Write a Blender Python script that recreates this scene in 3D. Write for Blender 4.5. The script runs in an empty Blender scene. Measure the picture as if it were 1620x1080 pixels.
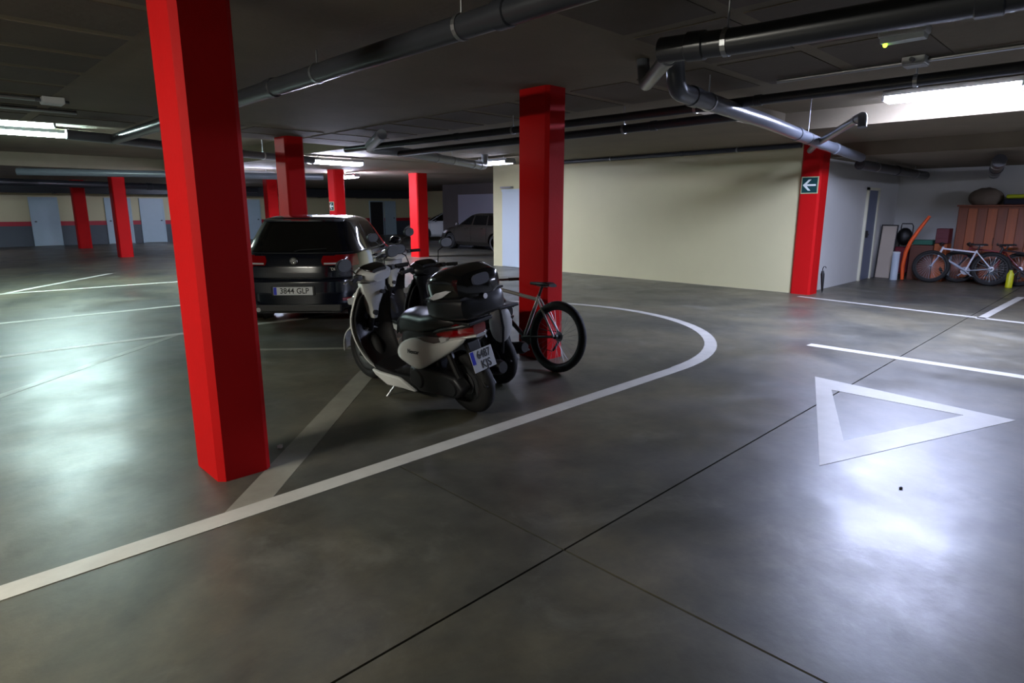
import bpy, bmesh, math, random
from mathutils import Vector, Matrix, Euler
PI = math.pi
R = math.radians
S = bpy.context.scene
C = S.collection

# ------------------------------------------------------------------ camera, world, exposure
cam_d = bpy.data.cameras.new('camera')
cam_d.sensor_width = 36.0
cam_d.lens = 975.0 / 1620.0 * 36.0
cam_d.clip_start = 0.05
cam = bpy.data.objects.new('camera', cam_d)
C.objects.link(cam)
cam.location = (0, 0, 1.55)
cam.rotation_euler = (R(90) - math.atan(208 / 975.0), 0, R(45.6 - 90))
S.camera = cam

world = bpy.data.worlds.new('world')
S.world = world
world.use_nodes = True
world.node_tree.nodes['Background'].inputs[0].default_value = (0.5, 0.55, 0.6, 1)
world.node_tree.nodes['Background'].inputs[1].default_value = 0.0
S.view_settings.view_transform = 'Standard'
S.view_settings.look = 'None'
S.view_settings.gamma = 1.0
S.view_settings.use_curve_mapping = False
S.view_settings.exposure = 1.0
LAMP = 110.0            # emission of the lamp diffusers

# ------------------------------------------------------------------ materials
def lin(c):
    return tuple(((x / 255.0) / 12.92 if x / 255.0 <= 0.04045 else ((x / 255.0 + 0.055) / 1.055) ** 2.4) for x in c) + (1.0,)
_m = {}
def mat(name, rgb, rough=0.5, metal=0.0, var=0.0, scale=6.0, bump=0.0, bscale=40.0, coat=0.0, rvar=0.0, spec=0.5, alpha=1.0, trans=0.0, stretch=None, objrand=0.0):
    """Principled material; rgb in 0..255 sRGB; var = brightness mottling by noise"""
    if name in _m: return _m[name]
    m = bpy.data.materials.new(name); m.use_nodes = True
    nt = m.node_tree; b = nt.nodes['Principled BSDF']
    N, L = nt.nodes.new, nt.links.new
    col = lin(rgb)
    b.inputs['Base Color'].default_value = col
    b.inputs['Roughness'].default_value = rough
    b.inputs['Metallic'].default_value = metal
    b.inputs['Specular IOR Level'].default_value = spec
    b.inputs['Coat Weight'].default_value = coat
    b.inputs['Coat Roughness'].default_value = 0.08
    b.inputs['Alpha'].default_value = alpha
    b.inputs['Transmission Weight'].default_value = trans
    geo = N('ShaderNodeNewGeometry')
    if var or rvar or bump or objrand:
        mp = N('ShaderNodeMapping'); L(geo.outputs['Position'], mp.inputs['Vector'])
        if stretch: mp.inputs['Scale'].default_value = stretch
    if var or objrand:
        n = N('ShaderNodeTexNoise'); n.inputs['Scale'].default_value = scale; n.inputs['Detail'].default_value = 6; n.inputs['Roughness'].default_value = 0.6
        L(mp.outputs[0], n.inputs['Vector'])
        r = N('ShaderNodeMapRange'); r.inputs['From Min'].default_value = 0.25; r.inputs['From Max'].default_value = 0.75
        r.inputs['To Min'].default_value = 1 - var; r.inputs['To Max'].default_value = 1 + var
        L(n.outputs['Fac'], r.inputs['Value'])
        val = r.outputs[0]
        if objrand:
            oi = N('ShaderNodeObjectInfo'); r2 = N('ShaderNodeMapRange')
            r2.inputs['To Min'].default_value = 1 - objrand; r2.inputs['To Max'].default_value = 1 + objrand
            L(oi.outputs['Random'], r2.inputs['Value'])
            mu = N('ShaderNodeMath'); mu.operation = 'MULTIPLY'; L(val, mu.inputs[0]); L(r2.outputs[0], mu.inputs[1]); val = mu.outputs[0]
        v = N('ShaderNodeVectorMath'); v.operation = 'SCALE'; v.inputs[0].default_value = col[:3]
        L(val, v.inputs['Scale']); L(v.outputs[0], b.inputs['Base Color'])
    if rvar:
        n = N('ShaderNodeTexNoise'); n.inputs['Scale'].default_value = scale * 0.7; n.inputs['Detail'].default_value = 5
        L(mp.outputs[0], n.inputs['Vector'])
        r = N('ShaderNodeMapRange'); r.inputs['From Min'].default_value = 0.3; r.inputs['From Max'].default_value = 0.7
        r.inputs['To Min'].default_value = rough - rvar; r.inputs['To Max'].default_value = rough + rvar
        L(n.outputs['Fac'], r.inputs['Value']); L(r.outputs[0], b.inputs['Roughness'])
    if bump:
        n = N('ShaderNodeTexNoise'); n.inputs['Scale'].default_value = bscale; n.inputs['Detail'].default_value = 4
        L(mp.outputs[0], n.inputs['Vector'])
        bp = N('ShaderNodeBump'); bp.inputs['Strength'].default_value = bump; bp.inputs['Distance'].default_value = 0.01
        L(n.outputs['Fac'], bp.inputs['Height']); L(bp.outputs[0], b.inputs['Normal'])
    _m[name] = m
    return m
def emit(name, rgb, strength):
    if name in _m: return _m[name]
    m = bpy.data.materials.new(name); m.use_nodes = True
    b = m.node_tree.nodes['Principled BSDF']
    b.inputs['Base Color'].default_value = lin(rgb)
    b.inputs['Emission Color'].default_value = lin(rgb)
    b.inputs['Emission Strength'].default_value = strength
    _m[name] = m
    return m

def floor_material():
    m = bpy.data.materials.new('polished_concrete'); m.use_nodes = True
    nt = m.node_tree; b = nt.nodes['Principled BSDF']; N, L = nt.nodes.new, nt.links.new
    geo = N('ShaderNodeNewGeometry')
    def noise(scale, detail=5, rough=0.6, dist=0.0):
        n = N('ShaderNodeTexNoise'); n.inputs['Scale'].default_value = scale; n.inputs['Detail'].default_value = detail
        n.inputs['Roughness'].default_value = rough; n.inputs['Distortion'].default_value = dist
        L(geo.outputs['Position'], n.inputs['Vector']); return n.outputs['Fac']
    def ramp(v, pts):
        r = N('ShaderNodeValToRGB'); e = r.color_ramp.elements
        while len(e) < len(pts): e.new(0.5)
        for k, (p, c) in enumerate(pts):
            e[k].position = p; e[k].color = c if len(c) == 4 else lin(c)
        L(v, r.inputs[0]); return r.outputs[0]
    big = noise(0.55, 6, 0.65, 0.6)
    c1 = ramp(big, [(0.30, (62, 62, 58)), (0.44, (80, 79, 71)), (0.56, (95, 91, 77)), (0.72, (110, 104, 86))])
    fine = noise(5.0, 8, 0.7)
    c2 = ramp(fine, [(0.3, (205, 205, 205)), (0.7, (255, 255, 255))])
    mx = N('ShaderNodeMix'); mx.data_type = 'RGBA'; mx.blend_type = 'MULTIPLY'; mx.inputs[0].default_value = 1.0
    L(c1, mx.inputs[6]); L(c2, mx.inputs[7])
    # scattered pale scuffs
    sc = ramp(noise(1.3, 9, 0.68, 0.5), [(0.55, (0, 0, 0, 1)), (0.78, (1, 1, 1, 1))])
    mf = N('ShaderNodeMath'); mf.operation = 'MULTIPLY'; mf.inputs[1].default_value = 0.4; L(sc, mf.inputs[0])
    mx2 = N('ShaderNodeMix'); mx2.data_type = 'RGBA'; L(mf.outputs[0], mx2.inputs[0]); L(mx.outputs[2], mx2.inputs[6]); mx2.inputs[7].default_value = lin((138, 138, 130))
    L(mx2.outputs[2], b.inputs['Base Color'])
    rr = N('ShaderNodeMapRange'); rr.inputs['From Min'].default_value = 0.33; rr.inputs['From Max'].default_value = 0.66
    rr.inputs['To Min'].default_value = 0.33; rr.inputs['To Max'].default_value = 0.50
    L(noise(1.1, 5, 0.6, 0.4), rr.inputs['Value']); L(rr.outputs[0], b.inputs['Roughness'])
    b.inputs['Specular IOR Level'].default_value = 0.5
    b.inputs['Coat Weight'].default_value = 0.03; b.inputs['Coat Roughness'].default_value = 0.12
    bp = N('ShaderNodeBump'); bp.inputs['Strength'].default_value = 0.16; bp.inputs['Distance'].default_value = 0.02
    L(noise(2.6, 4, 0.5), bp.inputs['Height'])
    bp2 = N('ShaderNodeBump'); bp2.inputs['Strength'].default_value = 0.22; bp2.inputs['Distance'].default_value = 0.006
    L(noise(11.0, 6, 0.6), bp2.inputs['Height']); L(bp.outputs[0], bp2.inputs['Normal']); L(bp2.outputs[0], b.inputs['Normal'])
    L(bp2.outputs[0], b.inputs['Coat Normal'])
    return m

# ------------------------------------------------------------------ mesh helpers
class MB:
    """collects shapes; build() links them as ONE mesh object"""
    def __init__(s): s.bm = bmesh.new()
    def _poly(s, vs, fs):
        v = [s.bm.verts.new(p) for p in vs]
        for f in fs:
            try: s.bm.faces.new([v[i] for i in f])
            except ValueError: pass
        return v
    def box(s, x0, y0, z0, x1, y1, z1, M=None):
        P = [Vector(p) for p in ((x0,y0,z0),(x1,y0,z0),(x1,y1,z0),(x0,y1,z0),(x0,y0,z1),(x1,y0,z1),(x1,y1,z1),(x0,y1,z1))]
        if M is not None: P = [M @ p for p in P]
        s._poly(P, [(0,3,2,1),(4,5,6,7),(0,1,5,4),(1,2,6,5),(2,3,7,6),(3,0,4,7)]); return s
    def rings(s, rs, closed=True, cap0=True, cap1=True, loop=False):
        V = [[s.bm.verts.new(p) for p in r] for r in rs]
        n = len(rs[0]); m = len(rs)
        for i in range(m if loop else m - 1):
            a, b = V[i], V[(i + 1) % m]
            for j in range(n if closed else n - 1):
                k = (j + 1) % n
                try: s.bm.faces.new((a[j], a[k], b[k], b[j]))
                except ValueError: pass
        if cap0 and not loop: s.bm.faces.new(V[0][::-1])
        if cap1 and not loop: s.bm.faces.new(V[-1])
        return s
    def tube(s, pts, r, n=12, caps=True):
        """tube along a polyline; r a number or one per point"""
        P = [Vector(p) for p in pts]; rr = r if isinstance(r, (list, tuple)) else [r] * len(P)
        rs = []; up = None
        for i, p in enumerate(P):
            d = (P[min(i + 1, len(P) - 1)] - P[max(i - 1, 0)]).normalized()
            if up is None:
                up = d.orthogonal().normalized()
            up = (up - d * up.dot(d)).normalized()
            w = d.cross(up)
            rs.append([p + (up * math.cos(a) + w * math.sin(a)) * rr[i] for a in [2 * PI * k / n for k in range(n)]])
        return s.rings(rs, cap0=caps, cap1=caps)
    def torus(s, c, rad, r, axis='x', n=40, k=10, squash=1.0):
        rs = []
        for i in range(n):
            a = 2 * PI * i / n; ring = []
            for j in range(k):
                b = 2 * PI * j / k
                q = rad + r * math.cos(b); h = r * math.sin(b) * squash
                p = {'x': (h, q * math.cos(a), q * math.sin(a)), 'y': (q * math.cos(a), h, q * math.sin(a)), 'z': (q * math.cos(a), q * math.sin(a), h)}[axis]
                ring.append(Vector(c) + Vector(p))
            rs.append(ring)
        return s.rings(rs, loop=True)
    def lathe(s, c, prof, axis='x', n=32, close=False):
        """prof: list of (h along axis, radius)"""
        rs = []
        for h, q in prof:
            ring = []
            for i in range(n):
                a = 2 * PI * i / n
                p = {'x': (h, q * math.cos(a), q * math.sin(a)), 'y': (q * math.cos(a), h, q * math.sin(a)), 'z': (q * math.cos(a), q * math.sin(a), h)}[axis]
                ring.append(Vector(c) + Vector(p))
            rs.append(ring)
        return s.rings(rs)
    def prism(s, poly, a0, a1, plane='yz'):
        """poly of 2D points extruded along the remaining axis from a0 to a1"""
        def P(u, v, a): return {'yz': (a, u, v), 'xz': (u, a, v), 'xy': (u, v, a)}[plane]
        s.rings([[Vector(P(u, v, a0)) for u, v in poly], [Vector(P(u, v, a1)) for u, v in poly]]); return s
    def sphere(s, c, r, sc=(1, 1, 1), n=20, m=12):
        rs = []
        for i in range(1, m):
            t = PI * i / m
            rs.append([Vector(c) + Vector((r * sc[0] * math.sin(t) * math.cos(2*PI*j/n), r * sc[1] * math.sin(t) * math.sin(2*PI*j/n), -r * sc[2] * math.cos(t))) for j in range(n)])
        return s.rings(rs)
    def build(s, name, material, parent=None, smooth=False, bevel=0.0, sub=0, segs=2, M=None, loc=None):
        bmesh.ops.recalc_face_normals(s.bm, faces=s.bm.faces)
        if M is not None: bmesh.ops.transform(s.bm, matrix=M, verts=s.bm.verts)
        me = bpy.data.meshes.new(name); s.bm.to_mesh(me); s.bm.free()
        if smooth:
            me.polygons.foreach_set('use_smooth', [True] * len(me.polygons))
            me.set_sharp_from_angle(angle=R(40))
        o = bpy.data.objects.new(name, me); C.objects.link(o)
        me.materials.append(material)
        if parent is not None: o.parent = parent
        if loc is not None: o.location = loc
        if bevel:
            md = o.modifiers.new('bevel', 'BEVEL'); md.width = bevel; md.segments = segs; md.limit_method = 'ANGLE'; md.angle_limit = R(35)
        if sub:
            md = o.modifiers.new('sub', 'SUBSURF'); md.levels = sub; md.render_levels = sub
        return o
def mesh_at(name, me, parent=None, loc=(0,0,0)):
    o = bpy.data.objects.new(name, me); C.objects.link(o); o.location = loc
    if parent is not None: o.parent = parent
    return o
def empty(name, loc=(0,0,0), rot=(0,0,0)):
    o = bpy.data.objects.new(name, None); C.objects.link(o); o.location = loc; o.rotation_euler = rot
    o.empty_display_size = 0.1
    return o
def tag(o, label, cat, group=None):
    o['label'] = label; o['category'] = cat
    if group: o['group'] = group
    return o
def struct(o, label=None):
    o['kind'] = 'structure'
    if label: o['label'] = label
    return o
def text(name, body, size, material, parent, M, extrude=0.001, shear=0.0, sx=1.0):
    """flat lettering turned into a mesh; M places it (text lies in its local XY plane)"""
    cu = bpy.data.curves.new(name, 'FONT'); cu.body = body; cu.size = size; cu.extrude = extrude; cu.shear = shear
    cu.align_x = 'CENTER'; cu.align_y = 'CENTER'; cu.resolution_u = 3; cu.offset = size * 0.012
    t = bpy.data.objects.new(name, cu); C.objects.link(t)
    dg = bpy.context.evaluated_depsgraph_get()
    me = bpy.data.meshes.new_from_object(t.evaluated_get(dg))
    bpy.data.objects.remove(t); bpy.data.curves.remove(cu)
    me.transform(M @ Matrix.Diagonal((sx, 1, 1, 1)))
    me.materials.clear(); me.materials.append(material); me.name = name
    o = bpy.data.objects.new(name, me); C.objects.link(o); o.parent = parent
    return o

# ------------------------------------------------------------------ shared materials
M_FLOOR = floor_material()
M_CEIL = mat('bare_concrete', (116, 106, 88), 0.85, var=0.14, scale=1.2, bump=0.3, bscale=25)
M_PANEL = mat('formwork_concrete', (86, 77, 64), 0.8, var=0.16, scale=1.6, bump=0.3, bscale=18, objrand=0.08)
M_CREAM = mat('cream_paint', (200, 193, 152), 0.55, var=0.03, scale=1.5, bump=0.1, bscale=60)
M_WHITE = mat('white_paint', (190, 190, 186), 0.6, var=0.03, scale=1.5, bump=0.1, bscale=60)
M_GREYP = mat('dado_grey_paint', (66, 76, 82), 0.5, var=0.05)
M_DARKW = mat('dark_concrete_wall', (72, 66, 64), 0.85, var=0.12, scale=1.2)
M_BAND = mat('red_band_paint', (168, 22, 40), 0.5)
M_RED = mat('red_pillar_paint', (184, 18, 20), 0.6, var=0.05, scale=2.0, bump=0.15, bscale=30, spec=0.1)
M_DOOR = mat('pale_door_paint', (168, 190, 198), 0.4, var=0.03)
M_LINE = mat('white_line_paint', (182, 180, 172), 0.45, var=0.10, scale=7, rvar=0.08)
M_WORN = mat('worn_line_paint', (132, 130, 120), 0.42, var=0.22, scale=5, rvar=0.08)
M_PVC = mat('grey_pvc', (88, 92, 100), 0.28, var=0.06)
M_PVCD = mat('dark_pvc', (52, 54, 60), 0.3, var=0.08)
M_STEEL = mat('galvanised_steel', (170, 172, 175), 0.35, metal=0.9, var=0.05)
M_HOUS = mat('lamp_housing', (150, 152, 154), 0.5)
def glow(k, rgb=(218, 224, 255)): return emit('lamp_diffuser_%d_%d' % (int(k * 100), rgb[0]), rgb, LAMP * k)
COOL = (212, 244, 240)
WARM = (244, 240, 226)
M_BLACKP = mat('black_plastic', (20, 20, 22), 0.45, bump=0.1, bscale=150)
M_RUBBER = mat('black_rubber', (16, 16, 17), 0.75, bump=0.2, bscale=90)
M_CHROME = mat('chrome', (215, 215, 220), 0.08, metal=1.0)
M_PLATEW = mat('plate_white', (205, 208, 210), 0.35)
M_BLUE = mat('plate_blue', (20, 40, 190), 0.4)
M_INK = mat('plate_ink', (22, 24, 28), 0.5)

# ------------------------------------------------------------------ setting: floor
H = 2.73
X0, X1, Y0, Y1 = -9.0, 26.0, -7.0, 34.0
mb = MB(); mb.box(X0, Y0, -0.20, X1 + 1, Y1 + 1, -0.012)
floor = struct(mb.build('floor', mat('floor_joint', (30, 30, 30), 0.9)), 'grey polished concrete garage floor with dark joints')
G = 0.0055
for (ax, ay, bx, by) in ((X0, Y0, 2.0, 1.695), (2.0, Y0, X1, 1.695), (X0, 1.695, 2.0, 3.03), (2.0, 1.695, X1, 3.03), (X0, 3.03, 14.0, Y1), (14.0, 3.03, X1, Y1)):
    g1 = G if ay != 3.03 and by != 3.03 else G
    b = MB(); b.box(ax + G, ay + (G if ay != 3.03 else 0.0), -0.03, bx - G, by - (G if by != 3.03 else 0.0), 0.0)
    b.build('slab', M_FLOOR, floor)

# ------------------------------------------------------------------ painted markings (2 mm of paint)
def marking(name, polys, material, label, z=0.0025):
    b = MB()
    for p in polys: b.prism(p, -0.0005, z, 'xy')
    return struct(b.build(name, material), label)
def strip(p, q, w):
    p, q = Vector(p), Vector(q); d = (q - p).normalized(); n = Vector((-d.y, d.x)) * (w / 2)
    return [tuple(p - n), tuple(q - n), tuple(q + n), tuple(p + n)]
arc = [(5.35 + 2.72 * math.cos(a), 5.80 + 2.69 * math.sin(a)) for a in [R(-90 + 180 * i / 40) for i in range(41)]]
arco = [(5.35 + 2.79 * math.cos(a), 5.80 + 2.76 * math.sin(a)) for a in [R(-90 + 180 * i / 40) for i in range(41)]]
arci = [(5.35 + 2.65 * math.cos(a), 5.80 + 2.62 * math.sin(a)) for a in [R(-90 + 180 * i / 40) for i in range(41)]]
oval = [strip((-2.2, 3.105), (5.36, 3.105), 0.13)]
for i in range(40): oval.append([arci[i], arco[i], arco[i + 1], arci[i + 1]])
oval.append(strip((5.36, 8.49), (-2.2, 8.49), 0.13))
marking('road_marking', oval, M_LINE, 'long white painted line with a rounded end around the island of parked scooters')
marking('road_marking', [[(1.00, 3.171), (1.26, 3.171), (3.05, 5.00), (2.92, 5.13)], [(3.05, 5.00), (4.3, 6.25), (4.20, 6.38), (2.92, 5.13)]], M_WORN, 'faded slanting line from the front red pillar to the scooters', 0.002)
marking('road_marking', [strip((0.1, 6.35), (2.3, 8.43), 0.10)], M_WORN, 'faded slanting line left of the front red pillar', 0.002)
marking('road_marking', [strip((2.3, 7.25), (4.3, 5.55), 0.08)], M_WORN, 'thin worn line on the floor behind the dark hatchback', 0.002)
marking('road_marking', [strip((-4, 10.95), (6.0, 11.15), 0.13)], M_LINE, 'white aisle line across the floor left of the front pillar')
marking('road_marking', [strip((0.0, 15.02), (6.5, 14.8), 0.12), strip((1.3, 15.1), (3.6, 18.0), 0.12)], M_LINE, 'far white bay lines beyond the left aisle')
marking('road_marking', [strip((7.46, 2.62), (7.33, -3.0), 0.15)], M_LINE, 'short white line on the right above the triangle')
marking('road_marking', [strip((11.62, 4.35), (10.4, -3.0), 0.11), strip((11.05, 1.55), (14.4, 1.47), 0.11)], M_LINE, 'white bay lines beside the storage corner')
# give-way triangle
tri_o = [(6.02, 2.03), (5.80, 0.50), (3.86, 1.22)]
tri_i = [(5.66, 1.76), (5.66, 0.80), (4.42, 1.26)]
marking('road_marking', [[tri_o[i], tri_o[(i + 1) % 3], tri_i[(i + 1) % 3], tri_i[i]] for i in range(3)], M_LINE, 'white painted triangle outline on the right of the floor')

# ------------------------------------------------------------------ setting: ceiling with formwork panels
def ceil_z(x, y):
    if x > 12.5 and y < 4.45: return 2.50
    if x < 6.5 and 10.9 < y < 22: return 3.1
    if x < 7.2 or y > 13.2: return H
    if x < 10.0 and y < 4.2: return 3.0
    return 2.735
b = MB()
b.box(X0, Y0, H, 7.2, 10.9, 3.3)
b.box(X0, 10.9, 3.1, 6.5, 22.0, 3.3)
b.box(6.5, 10.9, H, 7.2, 22.0, 3.3)
b.box(X0, 22.0, H, 7.2, Y1 + 1, 3.3)
b.box(7.2, 13.2, H, X1 + 1, Y1 + 1, 3.3)
b.box(7.2, Y0, 3.0, 10.0, 4.2, 3.3)
b.box(7.2, 4.2, 2.735, 10.0, 13.2, 3.3)
b.box(10.0, Y0, 2.735, X1 + 1, 13.2, 3.3)
b.box(12.5, Y0, 2.50, 17.5, 4.45, 2.735)
ceiling = struct(b.build('ceiling', M_CEIL), 'raw concrete ceiling slab with formwork marks')
pb = MB(); pb.box(-0.54, -0.34, 0, 0.54, 0.34, 0.02)
p0 = pb.build('panel', M_PANEL, ceiling, bevel=0.0)
pan_me = p0.data; first = True
for i in range(-3, 6):
    for j in range(-5, 17):
        x = 1.42 + 1.2 * i + 0.6; y = 5.2 + 0.8 * j + 0.4
        if x > 6.65 or y > 10.6 or (1.9 < x < 4.9 and 2.4 < y < 9.4): continue
        if first: p0.location = (x, y, H - 0.006); first = False
        else: mesh_at('panel', pan_me, ceiling, (x, y, H - 0.006))

# ------------------------------------------------------------------ setting: walls
def wall(name, dims, material, label, extra=None):
    b = MB(); b.box(*dims)
    return struct(b.build(name, material), label)
w_far = wall('wall_far', (X0, Y1, -0.1, X1, Y1 + 0.25, 3.1), M_CREAM, 'far cream wall with a red band over a grey dado and pale doors')
w_left = wall('wall_left', (X0 - 0.25, Y0, -0.1, X0, Y1, 3.1), M_WHITE, 'left outer wall of the garage')
w_rear = wall('wall_rear', (X0, Y0 - 0.25, -0.1, X1, Y0, 3.1), M_WHITE, 'outer wall behind the viewpoint')
w_e = wall('wall_far_right', (X1 - 1.0, 13.2, -0.1, X1 - 0.75, Y1, 3.1), M_CREAM, 'far right pale wall beyond the parked cars')
# stair block: cream face towards the island, white face on its right
w_c = wall('wall_centre', (12.0, 4.45, -0.1, 12.25, 13.0, 3.0), M_CREAM, 'long cream wall behind the centre pillar')
w_r = wall('wall_right', (12.25, 4.45, -0.1, 17.5, 4.65, 3.0), M_WHITE, 'white wall running back from the red corner pillar')
w_b = wall('wall_back', (17.5, Y0, -0.1, 17.7, 4.65, 3.0), M_WHITE, 'white wall behind the stored bicycles')
w_n = wall('wall_stair_end', (12.25, 12.8, -0.1, 19.4, 13.0, 3.0), M_CREAM, 'end wall of the stair block')
w_k = wall('wall_bay', (19.0, 13.0, -0.1, 19.2, 24.2, 3.0), M_DARKW, 'dark wall behind the parked grey car')
b = MB(); b.box(18.97, 13.2, 0.0, 19.0, 23.0, 2.25)
b.build('painted_dado', mat('lilac_paint', (122, 120, 132), 0.6), w_k)
# red band + grey dado as thin coats on the far walls
b = MB(); b.box(X0, Y1 - 0.012, 0, 3.9, Y1, 0.87)
def dado(wobj, spans, axis, pos, z1, m, name, t=0.012, z0=0.0):
    for (a, c) in spans:
        q = MB()
        if axis == 'y': q.box(a, pos - t, z0, c, pos, z1)
        else: q.box(pos - t, a, z0, pos, c, z1)
        q.build(name, m, wobj)
b.bm.free()
doors_far = [(4.20, 5.12), (7.0, 7.95), (8.42, 9.35), (13.2, 14.1), (21.0, 21.9), (22.1, 22.8)]
spans = []; a = X0
for (u, v) in doors_far: spans.append((a, u - 0.06)); a = v + 0.06
spans.append((a, X1 - 1))
dado(w_far, spans, 'y', Y1, 0.87, M_GREYP, 'dado')
dado(w_far, spans, 'y', Y1, 1.06, M_BAND, 'painted_band', 0.014, 0.87)
dado(w_e, [(24.4, 34)], 'x', X1 - 1, 0.87, M_GREYP, 'dado')
dado(w_e, [(24.4, 34)], 'x', X1 - 1, 1.06, M_BAND, 'painted_band', 0.014, 0.87)
M_DARKDOOR = mat('dark_door', (40, 38, 40), 0.6)
for k, (u, v) in enumerate(doors_far):
    dark = k == 4
    q = MB(); q.box(u, Y1 - 0.05, 0.01, v, Y1 - 0.005, 2.04)
    d = struct(q.build('door_%d' % (k + 1), M_DARKDOOR if dark else M_DOOR, bevel=0.006),
               ['pale metal door on the far wall, leftmost', 'pale door half hidden by a red pillar on the far wall', 'pale door just left of the front red pillar', 'pale blue door seen left of the dark hatchback', 'dark open doorway on the far wall', 'pale blue door beside the dark doorway'][k])
    q = MB()
    for (a0, a1) in ((u - 0.06, u), (v, v + 0.06)): q.box(a0, Y1 - 0.06, 0, a1, Y1, 2.10)
    q.box(u, Y1 - 0.06, 2.04, v, Y1, 2.10)
    q.build('door_frame', M_DOOR, d)
    q = MB(); hx = u + 0.1 if k < 2 else v - 0.1
    q.lathe((hx, Y1 - 0.06, 1.05), [(-0.02, 0.028), (0.02, 0.028)], 'y', 12); q.box(hx - 0.05, Y1 - 0.085, 1.035, hx + 0.05, Y1 - 0.065, 1.06)
    q.build('handle', M_BLACKP, d)

# door in the right white wall, standing ajar in its reveal
q = MB(); q.box(15.15, 4.40, 0, 15.21, 4.47, 2.03); q.box(15.89, 4.40, 0, 15.95, 4.47, 2.03); q.box(15.15, 4.40, 1.97, 15.95, 4.47, 2.03)
d7 = struct(q.build('door_7', mat('frame_cream', (206, 204, 180), 0.5)), 'pale door with cream frame in the white wall right of the corner pillar')
q = MB(); q.box(15.21, 4.43, 0.01, 15.89, 4.449, 1.97); q.build('door_leaf', mat('grey_blue_door', (96, 104, 124), 0.45), d7)
q = MB(); q.box(15.27, 4.37, 1.0, 15.37, 4.40, 1.03); q.box(15.275, 4.37, 0.95, 15.30, 4.43, 1.1); q.build('handle', M_BLACKP, d7)

# door at the left end of the cream wall, under the lamp
q = MB(); q.box(11.955, 11.75, 0.01, 11.999, 12.60, 2.04)
d8 = struct(q.build('door_8', mat('white_door', (186, 196, 204), 0.4), bevel=0.005), 'white door at the end of the cream wall beside the centre pillar')
q = MB(); q.box(11.93, 11.69, 0, 12.0, 11.75, 2.10); q.box(11.93, 11.75, 2.04, 12.0, 12.60, 2.10); q.build('door_frame', mat('white_door', (0,0,0)), d8)
q = MB(); q.box(11.90, 12.2, 2.12, 11.999, 12.62, 2.17); q.build('door_closer', M_STEEL, d8)

# ------------------------------------------------------------------ red pillars (concrete, chamfered corners)
def pillar(x, y, sx, sy, label, h=H, ch=0.035):
    """near corner at (x, y), growing away from it"""
    poly = [(ch, 0), (sx - ch, 0), (sx, ch), (sx, sy - ch), (sx - ch, sy), (ch, sy), (0, sy - ch), (0, ch)]
    b = MB(); b.rings([[Vector((u, v, z)) for u, v in poly] for z in (0, 0.6, 1.4, 2.0, h)])
    o = b.build('red_pillar', M_RED, loc=(x, y, 0))
    tag(o, label, 'pillar', 'red painted concrete pillars')
    return o
P_FRONT = pillar(1.115, 3.555, 0.31, 0.40, 'nearest and tallest red pillar, standing in the left foreground')
pillar(4.66, 4.265, 0.29, 0.42, 'broad red pillar in the middle with a bicycle leaning at its foot')
pillar(4.68, 10.05, 0.33, 0.42, 'red pillar rising behind the dark hatchback')
pillar(9.45, 17.2, 0.35, 0.42, 'darker distant red pillar with a small green sign, behind the hatchback roof')
pillar(10.3, 23.9, 0.42, 0.42, 'thin slice of red pillar left of the one behind the hatchback')
pillar(5.15, 23.9, 0.40, 0.42, 'right one of the two far red pillars on the left side')
pillar(5.2, 30.6, 0.44, 0.42, 'left and farthest of the two far red pillars on the left side')
pillar(12.3, 17.0, 0.44, 0.48, 'bright red pillar between the hatchback and the grey car')
PC = pillar(11.93, 4.28, 0.40, 0.36, 'red corner pillar of the cream building bearing an arrow sign', 2.9)

# exit arrow sign on the corner pillar
def arrow_sign(parent_loc, w, label):
    t = empty('arrow_sign', parent_loc)
    q = MB(); q.box(-0.012, -w/2, -w/2, 0, w/2, w/2); q.build('sign_plate', mat('sign_rim', (170, 180, 140), 0.4), t)
    q = MB(); q.box(-0.016, -w/2 + 0.018, -w/2 + 0.018, -0.012, w/2 - 0.018, w/2 - 0.018); q.build('sign_face', mat('sign_green', (16, 62, 62), 0.35), t)
    k = w / 0.30
    # arrow points towards +y (left as seen)
    q = MB()
    for p in ([(-0.11, -0.016), (0.06, -0.016), (0.06, 0.016), (-0.11, 0.016)], [(0.118, 0), (0.02, 0.098), (-0.025, 0.098), (0.05, 0.016), (0.05, 0)], [(0.118, 0), (0.05, 0), (0.05, -0.016), (-0.025, -0.098), (0.02, -0.098)]):
        q.prism([(a * k, c * k) for a, c in p], -0.020, -0.016, 'yz')
    q.build('arrow', mat('sign_white', (225, 232, 225), 0.4), t)
    tag(t, label, 'sign', 'green arrow signs')
    return t
arrow_sign((11.929, 4.455, 1.99), 0.30, 'dark green sign with a white left arrow on the corner pillar')
t = arrow_sign((9.449, 17.42, 1.66), 0.26, 'small distant green sign on the red pillar behind the hatchback')
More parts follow.
